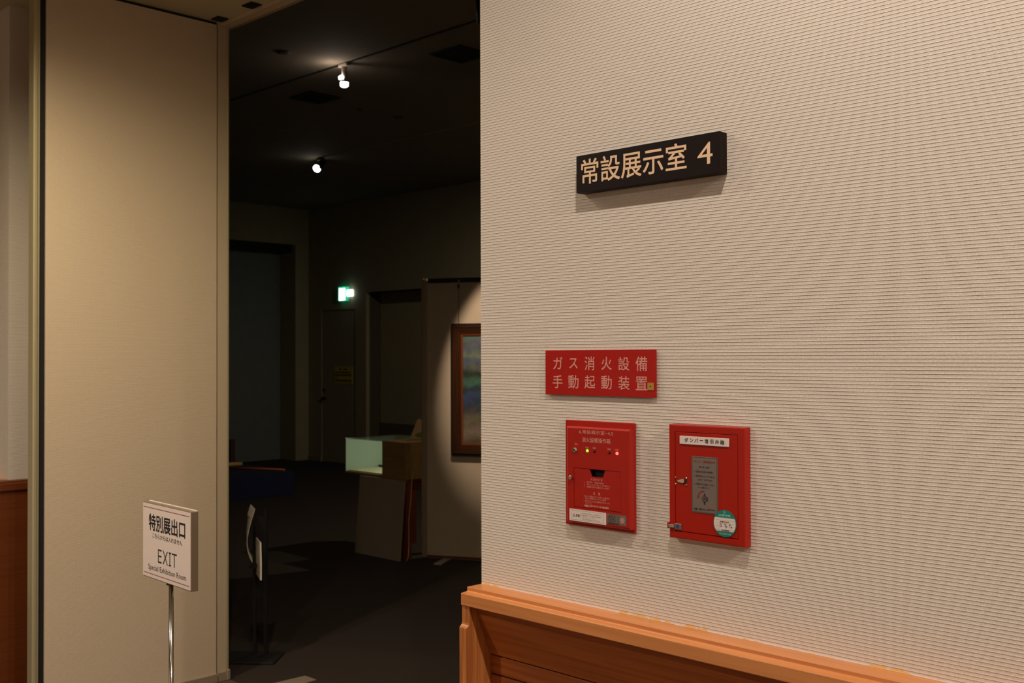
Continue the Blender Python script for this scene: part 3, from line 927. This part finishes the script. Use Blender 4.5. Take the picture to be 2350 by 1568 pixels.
# far wall with door opening and alcove
AX0, AZ = -11.705, 2.385
AX1 = -9.2
struct(obj('wall_back', prism(new(), [(NX, 0), (-12.745, 0), (-12.745, 2.165), (-11.95, 2.165), (-11.95, 0), (AX0, 0), (AX0, AZ), (AX1, AZ),
                                       (AX1, 0), (GX1, 0), (GX1, HALL), (NX, HALL)], 'y', BWY, BWY + 0.06), m_gwall), 'far gallery wall')
struct(obj('wall_back_fill', box(new(), -12.9, -11.8, BWY + 0.10, BWY + 0.14, 0, 2.3), m_gwall))
d2 = sroot('door_2', 'plain dark door in the far gallery wall')
obj('leaf', box(new(), -12.738, -11.957, BWY + 0.012, BWY + 0.055, 0.005, 2.158), m_gdoor, d2)
hx, hz = -12.69, 0.905
hd = obj('handle', tube(new(), [(hx, BWY + 0.012, hz), (hx, BWY - 0.03, hz)], 0.022, 12), m_darkmetal, d2)
obj('lever', tube(new(), [(hx, BWY - 0.03, hz), (hx + 0.09, BWY - 0.035, hz - 0.01)], 0.011, 8), m_darkmetal, hd)
obj('lock', disc_y(new(), hx, BWY, BWY + 0.012, hz + 0.12, 0.02, 12), m_darkmetal, d2)
# alcove
struct(obj('wall_alcove', box(new(), AX0, AX1, BWY + 0.26, BWY + 0.30, 0, AZ + 0.1), mat('alcove_cloth', rgb(164, 152, 124), 0.9, noise=0.04)), 'paler back of the alcove')
struct(obj('wall_alcove_jamb', box(new(), AX0 - 0.04, AX0, BWY + 0.06, BWY + 0.30, 0, AZ + 0.1), mat('jamb_shade_brown', rgb(84, 74, 56), 0.8)))  # the shade on the jamb is put into its dark colour
struct(obj('wall_alcove_head', box(new(), AX0, AX1, BWY + 0.06, BWY + 0.26, AZ, AZ + 0.1), m_darkmetal))
struct(obj('wall_alcove_end', box(new(), AX1, AX1 + 0.04, BWY + 0.06, BWY + 0.30, 0, AZ + 0.1), m_gwall))
struct(obj('trim_4', box(new(), AX0 + 0.01, AX1 - 0.01, BWY + 0.225, BWY + 0.26, 0, 0.585), mat('alcove_dado', rgb(96, 82, 64), 0.8)), 'low dark dado in the alcove')
# west wall with wide niche
struct(obj('wall_west', prism(new(), [(GY0, HALL), (GY0, 3.125), (8.775, 3.125), (8.775, 0), (BWY + 0.06, 0), (BWY + 0.06, HALL)], 'x', NX - 0.10, NX), m_gwall),
       'west gallery wall above and beside the wide niche')
struct(obj('wall_niche', box(new(), NX - 0.46, NX - 0.40, GY0, 8.95, 0, 3.25), m_niche), 'grey panel closing the wide niche')
struct(obj('wall_niche_end', box(new(), NX - 0.40, NX - 0.10, 8.775, 8.9, 0, 3.25), m_gwall))
struct(obj('wall_niche_head', box(new(), NX - 0.40, NX - 0.10, GY0, 8.775, 3.02, 3.25), m_darkmetal))
struct(obj('baseboard_back', box(new(), NX + 0.002, -12.75, BWY - 0.012, BWY, 0, 0.07), m_skirt))
struct(obj('baseboard_pier', box(new(), -11.945, AX0, BWY - 0.012, BWY, 0, 0.07), m_skirt))

# ------------------------------------------------------------------ illuminated exit light and yellow notice
p0 = W(775.5, 659, 'y', BWY - 0.06); p1 = W(793.5, 690, 'y', BWY - 0.06)
xl = thing('exit_light', 'glowing white and green emergency exit light above the far door', 'exit light', ((p0.x + p1.x) / 2, BWY, p1.z))
obj('housing', box(new(), p0.x, p1.x, BWY - 0.055, BWY - 0.001, p1.z, p0.z), m_exit_green, xl, bevel=0.004)
obj('pane', box(new(), p0.x + 0.022, p1.x - 0.018, BWY - 0.060, BWY - 0.055, p1.z + 0.004, p0.z - 0.02), m_exit_white, xl)
q0 = W(794.5, 665, 'y', BWY - 0.06); q1 = W(804, 680, 'y', BWY - 0.06)
obj('side_lamp', box(new(), q0.x, q1.x, BWY - 0.060, BWY - 0.001, q1.z, q0.z), m_exit_white, xl, bevel=0.008)
for px, py in ((772.5, 687.5), (799, 686)):
    q = W(px, py, 'y', BWY - 0.03)
    obj('check_button', tube(new(), [(q.x, BWY - 0.001, q.z), (q.x, BWY - 0.03, q.z)], 0.011, 10), m_lampgrey, xl)
local(xl)
p0 = W(765.5, 842, 'y', BWY); p1 = W(808, 881, 'y', BWY)
yn = thing('notice', 'small yellow notice with dark lines on the far door', 'notice', ((p0.x + p1.x) / 2, BWY, p1.z))
obj('sheet', box(new(), p0.x, p1.x, BWY + 0.006, BWY + 0.0115, p1.z, p0.z), m_yellow, yn)
bm = new()
Hn = p0.z - p1.z; Wn = p1.x - p0.x
for (a, b, t, hh) in ((.30, .42, .15, .055), (.52, .72, .15, .05), (.06, .88, .33, .045), (.04, .95, .50, .06), (.05, .22, .66, .04), (.04, .95, .83, .06)):
    quad_y(bm, p0.x + a * Wn, p0.x + b * Wn, p0.z - t * Hn - hh * Hn, p0.z - t * Hn + hh * Hn, BWY + 0.0055)
flat('dark_lines', bm, mat('faded_ink', rgb(110, 92, 22), 0.7), yn)
local(yn)

# ------------------------------------------------------------------ ceiling tracks, spotlights and vents
p = W(790, 145, 'z', HALL)
tk_y = p.y
SP1 = Vector((p.x, p.y, HALL))
tr = obj('lighting_track', box(new(), -13.0, -2.2, tk_y - 0.010, tk_y + 0.010, HALL - 0.005, HALL - 0.0002), m_darkmetal)
tag(tr, 'long dark lighting track carrying the near ceiling spotlight', 'lighting track')
q = W(735, 362, 'z', HALL)
SP2 = Vector((q.x, q.y, HALL))
tr2 = obj('lighting_track', box(new(), -13.0, -2.2, q.y - 0.012, q.y + 0.012, HALL - 0.005, HALL - 0.0002), m_gwall)
tag(tr2, 'faint lighting track farther back on the gallery ceiling', 'lighting track')
MPP = (SP1 - EYE).dot(CF) / F_PX        # metres per photo pixel there
sp = thing('ceiling_spotlight', 'upright cylindrical spotlight glowing at both ends under the gallery ceiling', 'spotlight', tuple(SP1))
obj('adapter', box(new(), -0.05, 0.05, -0.02, 0.02, -0.028, -0.0055), m_lampgrey, sp, bevel=0.004)
obj('body', tube(new(), [(0, 0, -0.028), (0, 0, -0.126)], [0.020, 0.020], 18), m_lampgrey, sp)
up_ = (-CR - CF * 0.6).normalized() * 0.022
obj('upper_lamp', tube(new(), [up_ + Vector((0, 0, -0.092)), up_ + Vector((0, 0, -0.104)), up_ + Vector((0, 0, -0.122))], [0.008, 0.022, 0.020], 18), m_lens, sp)
obj('collar', tube(new(), [(0, 0, -0.126), (0, 0, -0.142)], [0.024, 0.032], 18), m_darkmetal, sp)
obj('lower_lamp', tube(new(), [(0, 0, -0.142), (0, 0, -0.166), (0, 0, -0.176)], [0.031, 0.031, 0.020], 20), m_lens, sp)
pl = bpy.data.lights.new('spotlight_glow', 'POINT'); pl.energy = 0.75; pl.color = (1.0, 0.80, 0.66); pl.shadow_soft_size = 0.02
po = bpy.data.objects.new('spotlight_glow', pl); COL.objects.link(po); po.location = SP1 + Vector((-0.05, -0.075, -0.10))

sp2 = thing('ceiling_spotlight', 'small spotlight aimed at the viewer on the farther lighting track', 'spotlight', tuple(SP2))
obj('adapter', box(new(), -0.05, 0.05, -0.02, 0.02, -0.03, -0.007), m_darkmetal, sp2, bevel=0.004)
obj('arm', tube(new(), [(0, 0, -0.03), (0, 0, -0.12)], 0.012, 10), m_darkmetal, sp2)
tgt = W(726, 388, 'y', SP2.y)
aim = Vector((0.22, -0.75, -0.62)).normalized()
c0 = Vector((tgt.x, tgt.y, tgt.z)) - SP2
obj('head', tube(new(), [c0 - aim * 0.16, c0 - aim * 0.02], [0.030, 0.044], 18), m_darkmetal, sp2)
obj('lamp', tube(new(), [c0 - aim * 0.02, c0], [0.041, 0.041], 20), m_lens, sp2)
spot_light('far_spot_beam', tuple(SP2 + c0 + aim * 0.02), tuple(SP2 + c0 + aim * 3), 14, 50, 0.6, (1.0, 0.9, 0.78))


for gx_, gy_, lb_, e_ in ((-5.6, 7.2, 'added wide-beam fill spotlight deep in the gallery, hidden by the textile wall', 110), (-2.6, 4.9, 'added wide-beam fill spotlight just behind the textile wall', 3)):  # unseen lamps added to lift the ambient light of the gallery
    t = thing('ceiling_spotlight', lb_, 'spotlight', (gx_, gy_, HALL))
    obj('adapter', box(new(), -0.05, 0.05, -0.02, 0.02, -0.03, -0.0065), m_darkmetal, t, bevel=0.004)
    obj('body', tube(new(), [(0, 0, -0.03), (0, 0, -0.16)], [0.03, 0.045], 18), m_darkmetal, t)
    obj('lamp', tube(new(), [(0, 0, -0.1602), (0, 0, -0.165)], [0.038, 0.038], 18), m_lens, t)
    spot_light('gallery_fill_beam', (gx_, gy_, HALL - 0.18), (gx_ - 1.2, gy_ + 0.5, 0), e_, 150, 0.5, (1.0, 0.86, 0.66))


def vent(pl_, pr_, label):
    """square flush ceiling grille from its left and right pixel corners"""
    a = W(*pl_, 'z', HALL - 0.004); b = W(*pr_, 'z', HALL - 0.004)
    c = (a + b) / 2; h = (b - a).length / 2 / math.sqrt(2)
    t = thing('ceiling_vent', label, 'vent', (c.x, c.y, HALL))
    fr = new()
    for x0, x1, y0, y1 in ((-h, h, -h, -h + 0.03), (-h, h, h - 0.03, h), (-h, -h + 0.03, -h + 0.03, h - 0.03), (h - 0.03, h, -h + 0.03, h - 0.03)):
        box(fr, x0, x1, y0, y1, -0.012, -0.0005)
    obj('frame', fr, m_black, t)
    obj('panel', box(new(), -h + 0.031, h - 0.031, -h + 0.031, h - 0.031, -0.006, -0.0005), m_black, t)
    k = -h + 0.06
    while k < h - 0.05:
        obj('slat', box(new(), -h + 0.031, h - 0.031, k, k + 0.012, -0.011, -0.0062), m_black, t)
        k += 0.045
    return t


vent((664, 223), (783, 225), 'dark square air grille behind the near ceiling spotlight')
vent((985, 122), (1128, 126), 'dark square air grille partly hidden by the wall edge')
for (px, py, lb) in ((650, 119, 'small round detector on the ceiling left of the near spotlight'), (826, 251, 'tiny round detector on the ceiling below the near spotlight'),
                     (915, 269, 'round speaker on the gallery ceiling right of the air grille')):
    c = W(px, py, 'z', HALL)
    r = 0.05 if px != 826 else 0.025
    o = obj('ceiling_detector', tube(new(), [(c.x, c.y, HALL - 0.0005), (c.x, c.y, HALL - 0.008), (c.x, c.y, HALL - 0.014)], [r, r * 0.9, r * 0.5], 18), mat('detector_grey', rgb(84, 76, 66), 0.7))
    tag(o, lb, 'detector')

# ------------------------------------------------------------------ movable partition and painting
PD = Vector((0.886, 0.4637, 0)).normalized()
PRZ = math.atan2(PD.y, PD.x)
P0 = Vector((-6.027, 5.197, 0))
PN = Vector((PD.y, -PD.x, 0))


def PW(px, py, off=0.0):
    d = CR * ((px - 1175) / F_PX) + CU * ((784 - py) / F_PX) + CF
    t = (P0 + PN * off - EYE).dot(PN) / d.dot(PN)
    q = EYE + d * t - P0
    return q.dot(PD), q.z


pt = thing('partition_panel', 'freestanding cloth partition carrying the framed painting', 'partition', tuple(P0), PRZ)
PWID = 2.4
obj('panel', box(new(), 0.002, PWID, 0.0, 0.045, 0.03, 2.045), m_partition, pt)
obj('picture_rail', box(new(), 0.015, PWID, -0.012, 0.045, 2.046, 2.078), m_black, pt)
for x0 in (-0.043, PWID):
    ps = obj('post', box(new(), x0, x0 + 0.043, -0.004, 0.049, 0.012, 2.07), m_post, pt, bevel=0.006)
    obj('cap', box(new(), x0 + 0.004, x0 + 0.016, 0.0, 0.045, 2.07, 2.082), m_lampgrey, ps)
    obj('cap', box(new(), x0 + 0.026, x0 + 0.038, 0.0, 0.045, 2.07, 2.082), m_lampgrey, ps)
obj('bottom_rail', box(new(), 0.002, PWID, 0.004, 0.041, 0.012, 0.03), m_tablewood, pt)
for x0 in (0.13, PWID - 0.20):
    obj('foot', box(new(), x0, x0 + 0.06, -0.20, 0.25, 0.0, 0.012), m_lampgrey, pt, bevel=0.003)

fx0, fzt = PW(1035, 743, 0.03); _, fzb = PW(1038, 1045, 0.03)
pa = thing('painting', 'framed landscape painting in blue and green, wide stepped brown frame', 'painting', tuple(P0), PRZ)
PWD = 0.92
fx1 = fx0 + PWD
fw = 0.088
steps = [(0.0, 0.014, 0.030, m_frame_black), (0.014, 0.030, 0.042, None), (0.030, 0.046, 0.036, None), (0.046, 0.060, 0.031, None), (0.060, 0.076, 0.026, None), (0.076, fw, 0.022, m_copper)]
for side in ('left', 'right', 'top', 'bottom'):
    rt = None
    for i, (a, b, dep, mm) in enumerate(steps):
        if side in ('left', 'right'):
            poly = [(fx0 + a, fzb + a), (fx0 + b, fzb + b), (fx0 + b, fzt - b), (fx0 + a, fzt - a)]
            if side == 'right':
                poly = [(fx0 + fx1 - x, zz) for x, zz in poly]
            mat_ = mm or m_frame
        else:
            poly = [(fx0 + a, fzt - a), (fx1 - a, fzt - a), (fx1 - b, fzt - b), (fx0 + b, fzt - b)]
            if side == 'bottom':
                poly = [(x, fzt + fzb - zz) for x, zz in poly]
            mat_ = mm or m_frame_x
        o = obj('frame_moulding' if i == 0 else 'frame_step', prism(new(), poly, 'y', -dep, -0.004), mat_, pa if i == 0 else rt)
        if i == 0:
            rt = o


def canvas_material():
    M = bpy.data.materials.new('painted_canvas'); M.use_nodes = True
    nt = M.node_tree; N = nt.nodes; L = nt.links
    p = N['Principled BSDF']; p.inputs['Roughness'].default_value = 0.55
    tc = N.new('ShaderNodeTexCoord')
    nz = N.new('ShaderNodeTexNoise'); nz.inputs['Scale'].default_value = 9; nz.inputs['Detail'].default_value = 4
    L.new(tc.outputs['Object'], nz.inputs['Vector'])
    sep = N.new('ShaderNodeSeparateXYZ'); L.new(tc.outputs['Object'], sep.inputs[0])
    sub = N.new('ShaderNodeMath'); sub.operation = 'MULTIPLY_ADD'
    L.new(nz.outputs['Fac'], sub.inputs[0]); sub.inputs[1].default_value = 0.14
    L.new(sep.outputs[2], sub.inputs[2])
    mr = N.new('ShaderNodeMapRange'); mr.inputs[1].default_value = fzb + fw + 0.07; mr.inputs[2].default_value = fzt - fw + 0.07
    L.new(sub.outputs[0], mr.inputs[0])
    ramp = N.new('ShaderNodeValToRGB'); ramp.color_ramp.interpolation = 'EASE'
    stops = [(0.0, (92, 80, 44)), (0.10, (134, 122, 84)), (0.20, (112, 104, 72)), (0.30, (70, 74, 70)), (0.37, (44, 60, 90)), (0.45, (30, 64, 104)),
             (0.50, (40, 60, 60)), (0.56, (52, 108, 84)), (0.63, (44, 56, 36)), (0.70, (92, 98, 92)), (0.76, (82, 94, 112)), (0.82, (122, 124, 98)), (0.88, (92, 100, 110)), (1.0, (98, 108, 116))]
    e = ramp.color_ramp.elements
    e[0].position = stops[0][0]; e[0].color = (*rgb(*stops[0][1]), 1)
    e[1].position = stops[-1][0]; e[1].color = (*rgb(*stops[-1][1]), 1)
    for pos, c in stops[1:-1]:
        k = e.new(pos); k.color = (*rgb(*c), 1)
    L.new(mr.outputs[0], ramp.inputs['Fac'])
    vo = N.new('ShaderNodeTexVoronoi'); vo.inputs['Scale'].default_value = 24
    L.new(tc.outputs['Object'], vo.inputs['Vector'])
    mx = N.new('ShaderNodeMix'); mx.data_type = 'RGBA'; mx.blend_type = 'SOFT_LIGHT'; mx.inputs[0].default_value = 0.30
    L.new(ramp.outputs['Color'], mx.inputs[6]); L.new(vo.outputs['Color'], mx.inputs[7])
    hs = N.new('ShaderNodeHueSaturation'); hs.inputs['Saturation'].default_value = 0.80; hs.inputs['Value'].default_value = 0.72
    L.new(mx.outputs[2], hs.inputs['Color'])
    L.new(hs.outputs[0], p.inputs['Base Color'])
    return M


obj('canvas', box(new(), fx0 + fw - 0.002, fx1 - fw + 0.002, -0.014, -0.004, fzb + fw - 0.002, fzt - fw + 0.002), canvas_material(), pa)
for px in (1052,):
    wx, wz = PW(1052, 648, 0.02)
    for xx in (wx, fx1 - (wx - fx0)):
        wo = obj('hanging_wire', tube(new(), [(xx, -0.016, fzt - 0.01), (xx, -0.016, 2.05)], 0.0016, 6), m_darkmetal, pa)
        obj('hook', box(new(), xx - 0.008, xx + 0.004, -0.020, -0.0125, 2.0, 2.03), m_darkmetal, wo)
        obj('clip', box(new(), xx, xx + 0.008, -0.024, -0.0125, 2.032, 2.062), m_lampgrey, wo)

# picture light on the ceiling, out of view to the right
pc = P0 + PD * 0.69 + Vector((0, 0, 1.48))
lp = P0 + PD * 1.0 + PN * 1.6 + Vector((0, 0, HALL - 0.25))
ps3 = thing('ceiling_spotlight', 'picture spotlight hidden behind the wall edge, aimed at the painting', 'spotlight', (lp.x, lp.y, HALL))
obj('stem', tube(new(), [(0, 0, -0.0005), (0, 0, -0.17)], 0.012, 10), m_darkmetal, ps3)
av = (pc - lp).normalized()
obj('head', tube(new(), [Vector((0, 0, -0.25)) - av * 0.17, Vector((0, 0, -0.25)) - av * 0.03], [0.04, 0.05], 18), m_darkmetal, ps3)
spot_light('picture_beam', tuple(lp), tuple(pc), 310, 26, 0.42, (1.0, 0.80, 0.62), 0.02)

# ------------------------------------------------------------------ display table with glass case
CY = 5.06
p_l = W(792, 1083, 'y', CY); p_r = W(930, 1103, 'y', CY); p_s = W(877, 1093, 'y', CY); p_t = W(792, 1005, 'y', CY)
cx0, cx1, cs = p_l.x, p_r.x, p_s.x
cz0, cz1 = (p_l.z + p_r.z) / 2, p_t.z
cy1 = CY + 0.52
dt = thing('display_table', 'reddish wood table with a pale board across its front', 'table', ((cx0 + cx1) / 2, 5.3, 0))
b0 = W(815, 1268, 'z', 0); b1 = W(921, 1288, 'z', 0)
tz = cz0 - 0.004
tx0, tx1 = b0.x - 0.02, cx1 - 0.005
obj('front_board', prism(new(), [(4.985, 0.0), (5.003, 0.0), (5.052, tz - 0.001), (5.034, tz - 0.001)], 'x', b0.x, b1.x + 0.005), m_board, dt, bevel=0.001)
for x in (tx0, tx1 - 0.055):
    for y in (CY + 0.01, cy1 - 0.065):
        obj('leg', box(new(), x, x + 0.055, y, y + 0.055, 0, tz - 0.02), m_tablewood, dt)
obj('apron', box(new(), tx1 - 0.04, tx1 - 0.015, CY + 0.066, cy1 - 0.066, tz - 0.085, tz - 0.02), m_tablewood, dt)
obj('apron', box(new(), tx0 + 0.015, tx0 + 0.04, CY + 0.066, cy1 - 0.066, tz - 0.085, tz - 0.02), m_tablewood, dt)
obj('top', box(new(), tx0, tx1, CY + 0.005, cy1 - 0.005, tz - 0.0195, tz), m_tablewood, dt)
gc = thing('glass_showcase', 'lit glass showcase with a plywood box at its right end', 'showcase', ((cx0 + cx1) / 2, 5.3, tz))
obj('base_board', box(new(), cx0, cx1, CY, cy1, cz0 - 0.0038, cz0 + 0.012), m_case, gc)
obj('floor_sheet', box(new(), cx0 + 0.02, cs, CY + 0.02, cy1 - 0.02, cz0 + 0.012, cz0 + 0.022), m_casefloor, gc)
tb = 0.009
obj('box_front', box(new(), cs, cx1 - tb, CY, CY + tb, cz0 + 0.0125, cz1 - tb), m_case, gc)
obj('box_side', box(new(), cx1 - tb, cx1, CY, cy1, cz0 + 0.0125, cz1 - tb), m_case, gc)
obj('box_back', box(new(), cs, cx1 - tb, cy1 - tb, cy1, cz0 + 0.0125, cz1 - tb), m_case, gc)
obj('box_top', box(new(), cs, cx1, CY, cy1, cz1 - tb, cz1), m_case, gc)
obj('box_hole', tube(new(), [(cx1 + 0.001, CY + 0.06, cz1 - 0.035), (cx1 - 0.002, CY + 0.06, cz1 - 0.035)], 0.006, 10), m_black, gc)
gt = 0.005
obj('front_pane', box(new(), cx0, cs - 0.0005, CY, CY + gt, cz0 + 0.0125, cz1 - gt), m_glass, gc)
obj('left_panel', box(new(), cx0, cx0 + gt, CY + gt, cy1 - gt, cz0 + 0.0125, cz1 - gt), m_caseback, gc)
obj('top_pane', box(new(), cx0, cs - 0.0005, CY, cy1, cz1 - gt + 0.0002, cz1), m_glass, gc)
bk = new()
obj('back_board', box(bk, cx0 + gt + 0.001, cs - 0.001, cy1 - 0.012, cy1, cz0 + 0.0125, cz1 - gt), m_caseback, gc)
obj('lamp_tube', tube(new(), [(cs + 0.06, CY + 0.05, cz1 - 0.05), (cs + 0.06, cy1 - 0.05, cz1 - 0.05)], 0.008, 10),
    mat('case_lamp', rgb(230, 255, 235), 0.5, emit=(0.92, 1.0, 0.80), strength=20.0), gc)
local(gc); local(dt)
bk2 = thing('reflection_scroll', 'dark low scroll added for the dark reflection in the glass showcase', 'scroll', (cx0 + 0.2, CY + 0.3, cz0 + 0.022))  # added dark shape, stands for the dark room reflected in the pane
obj('sheet', box(new(), -0.15, 0.18, 0.02, 0.12, 0.0, 0.004), mat('reflection_scroll_cloth', rgb(84, 76, 60), 0.8), bk2)
obj('roller', tube(new(), [(-0.17, 0.125, 0.012), (0.20, 0.125, 0.012)], 0.012, 12), mat('reflection_scroll_rod', rgb(70, 52, 36), 0.5), bk2)
obj('roller', tube(new(), [(-0.17, 0.015, 0.010), (0.20, 0.015, 0.010)], 0.010, 12), mat('reflection_scroll_rod', rgb(70, 52, 36), 0.5), bk2)
# leaning card on the plywood box
cdx = thing('leaning_card', 'cream card with green print propped on the plywood box', 'card', (cx1 - 0.10, CY + 0.2, cz1))
a = W(940, 1009, 'z', cz1); b_ = W(958, 963, 'y', a.y + 0.02)
cdx.location = (a.x, a.y, cz1)
hgt = b_.z - cz1
wdc = 0.20
dirc = Vector((0.80, 0.60, 0)).normalized()
up = Vector((b_.x - a.x, b_.y - a.y, hgt))
nb = dirc.cross(up).normalized() * 0.003
bm = new()
vs = []
for off in (Vector((0, 0, 0)), nb):
    for q in (Vector((0, 0, 0.0)), dirc * wdc, dirc * wdc + up, up):
        vs.append(bm.verts.new(q + off))
for f in ((0, 1, 2, 3), (7, 6, 5, 4), (0, 4, 5, 1), (1, 5, 6, 2), (2, 6, 7, 3), (3, 7, 4, 0)):
    bm.faces.new([vs[i] for i in f])
obj('sheet', bm, mat('tan_card', rgb(192, 164, 124), 0.7), cdx)
bm = new()
nf = dirc.cross(up).normalized()
if nf.dot(EYE - Vector(cdx.location)) < 0:
    nf = -nf
    offp = 0.0008
else:
    offp = 0.0038
ctr = dirc * 0.075 + up * 0.24 + nf * offp
bm.faces.new([bm.verts.new(ctr + dirc * (0.045 * math.cos(t)) + up.normalized() * (0.022 * math.sin(t))) for t in [2 * math.pi * k / 14 for k in range(14)]])
obj('green_print', bm, mat('green_print', rgb(110, 130, 30), 0.7), cdx)
# power cord
q1 = W(946, 1023, 'x', cx1 + 0.004)
cord = obj('power_cord', tube(new(), [(cx1 + 0.005, CY + 0.06, cz1 - 0.03), (cx1 + 0.004, CY + 0.062, cz0), (cx1 + 0.004, CY + 0.05, cz0 - 0.15), (cx1 + 0.005, CY + 0.03, cz0 - 0.3),
                                       (cx1 + 0.006, CY + 0.03, 0.1), (cx1 + 0.008, CY + 0.02, 0.012), (cx1 + 0.02, CY + 0.0, 0.006), (cx1 + 0.05, CY - 0.03, 0.005)], 0.003, 8), m_palewood)
tag(cord, 'thin pale power cord hanging from the plywood box', 'cord')

# ------------------------------------------------------------------ blue dais with poles
BX = -9.88
h0 = W(675, 1081, 'x', BX).z
yR = W(675, 1135, 'x', BX).y
da = obj('dais', box(new(), BX - 1.9, BX, 3.6, yR, 0.0, h0), m_blue, bevel=0.006)
tag(da, 'low blue cloth-covered dais on the gallery floor', 'dais')
a = W(653, 1077, 'z', h0 + 0.02); b_ = W(500, 1071, 'z', h0 + 0.02)
a = Vector((min(a.x, BX - 0.01), a.y, h0 + 0.0125)); b_ = Vector((b_.x, b_.y, h0 + 0.0125))
o = obj('display_pole', tube(new(), [a, b_], 0.012, 10), m_orange); tag(o, 'long orange pole lying across the blue dais', 'pole')
a = W(555, 1065, 'z', h0 + 0.03); b_ = W(490, 1069, 'z', h0 + 0.03)
o = obj('wooden_beam', tube(new(), [Vector((a.x, a.y, h0 + 0.0305)), Vector((b_.x, b_.y, h0 + 0.0305))], [0.022, 0.030], 8), m_palewood)
tag(o, 'short pale wooden beam behind the orange pole', 'beam')
a = W(531, 1058, 'y', yR - 0.1)
po_ = thing('wooden_post', 'dark brown upright post at the rear of the blue dais', 'post', (a.x, a.y, h0))
obj('shaft', box(new(), -0.03, 0.03, -0.03, 0.03, 0.03, 0.29), mat('dark_post_wood', rgb(62, 36, 22), 0.6), po_)
obj('foot', box(new(), -0.06, 0.06, -0.06, 0.06, 0.0, 0.03), mat('dark_post_wood', rgb(62, 36, 22), 0.6), po_)

# ------------------------------------------------------------------ leaflet stand behind the jamb
c = W(628, 1527, 'z', 0)
lsd = thing('leaflet_stand', 'slim black leaflet stand with a block base behind the jamb', 'leaflet stand', (c.x, c.y, 0), YAW - math.radians(3))
obj('base', box(new(), -0.42, 0.0, 0.0, 0.20, 0.0, 0.012), m_black, lsd, bevel=0.003)
mp_ = (c - EYE).dot(CF) / F_PX
dep = 0.13


def lu(px):
    return (px - 628) * mp_ * (1 + dep / 5)


def lz(py):
    k = (c - EYE).dot(CF) + dep
    return EYE.z + (784 - py) / F_PX * k + k * math.tan(PITCH)


for px in (566, 592):
    obj('post', box(new(), lu(px) - 0.007, lu(px) + 0.007, dep, dep + 0.02, 0.012, lz(1168)), m_black, lsd)
obj('back_plate', box(new(), lu(566) + 0.007, lu(592) - 0.007, dep + 0.006, dep + 0.014, 0.30, lz(1185)), m_black, lsd)
obj('tray', box(new(), lu(568), lu(580), dep - 0.09, dep - 0.005, lz(1296), lz(1290)), m_black, lsd)


def sheet(name, prof, d0, d1, mater, label, cat, thick=0.0022):
    """curved sheet: near edge given as (px, py, skew), swept along the depth of the stand"""
    bm = new()
    R3 = Matrix.Rotation(lsd.rotation_euler.z, 4, 'Z'); R3.translation = Vector((c.x, c.y, 0))
    lay = []
    for off in (0.0, thick):
        lay.append([[bm.verts.new(R3 @ Vector((lu(px) + off + sk * j, (d0, d1)[j], lz(py)))) for px, py, sk in prof] for j in range(2)])
    n_ = len(prof)
    for L_ in lay:
        for k in range(n_ - 1):
            bm.faces.new((L_[0][k], L_[0][k + 1], L_[1][k + 1], L_[1][k]))
    for j in range(2):
        for k in range(n_ - 1):
            bm.faces.new((lay[0][j][k], lay[1][j][k], lay[1][j][k + 1], lay[0][j][k + 1]))
    for k in (0, n_ - 1):
        bm.faces.new((lay[0][0][k], lay[0][1][k], lay[1][1][k], lay[1][0][k]))
    return tag(obj(name, bm, mater), label, cat)


EO = -0.243 * 0.15 - 0.010       # sideways drift that leaves a sheet edge-on to the viewer
sheet('leaflet', [(589, 1157, EO - 0.020), (586, 1168, EO - 0.022), (582, 1179, EO - 0.020), (579, 1190, EO - 0.012), (575, 1205, EO - 0.007), (572, 1220, EO - 0.004),
                  (571, 1236, EO), (573, 1252, EO), (577, 1264, EO), (583, 1276, EO)], dep - 0.16, dep - 0.01, m_paper,
      'limp cream leaflet drooping in the black stand', 'leaflet')
sheet('information_card', [(601, 1232, EO - 0.020), (602, 1275, EO - 0.020), (602, 1316, EO - 0.020)], dep - 0.16, dep - 0.01, m_paper,
      'stiff white card held upright at the side of the stand', 'card', thick=0.006)

# pale strips on the carpet
q = [W(620, 1572, 'z', 0.0), W(700, 1553, 'z', 0.0), W(726, 1562, 'z', 0.0), W(650, 1585, 'z', 0.0)]
fm = obj('floor_marker', prism(new(), [(v.x, v.y) for v in q], 'z', 0.0005, 0.004), m_board)
tag(fm, 'pale flat marker strip on the carpet in the opening', 'floor marker')
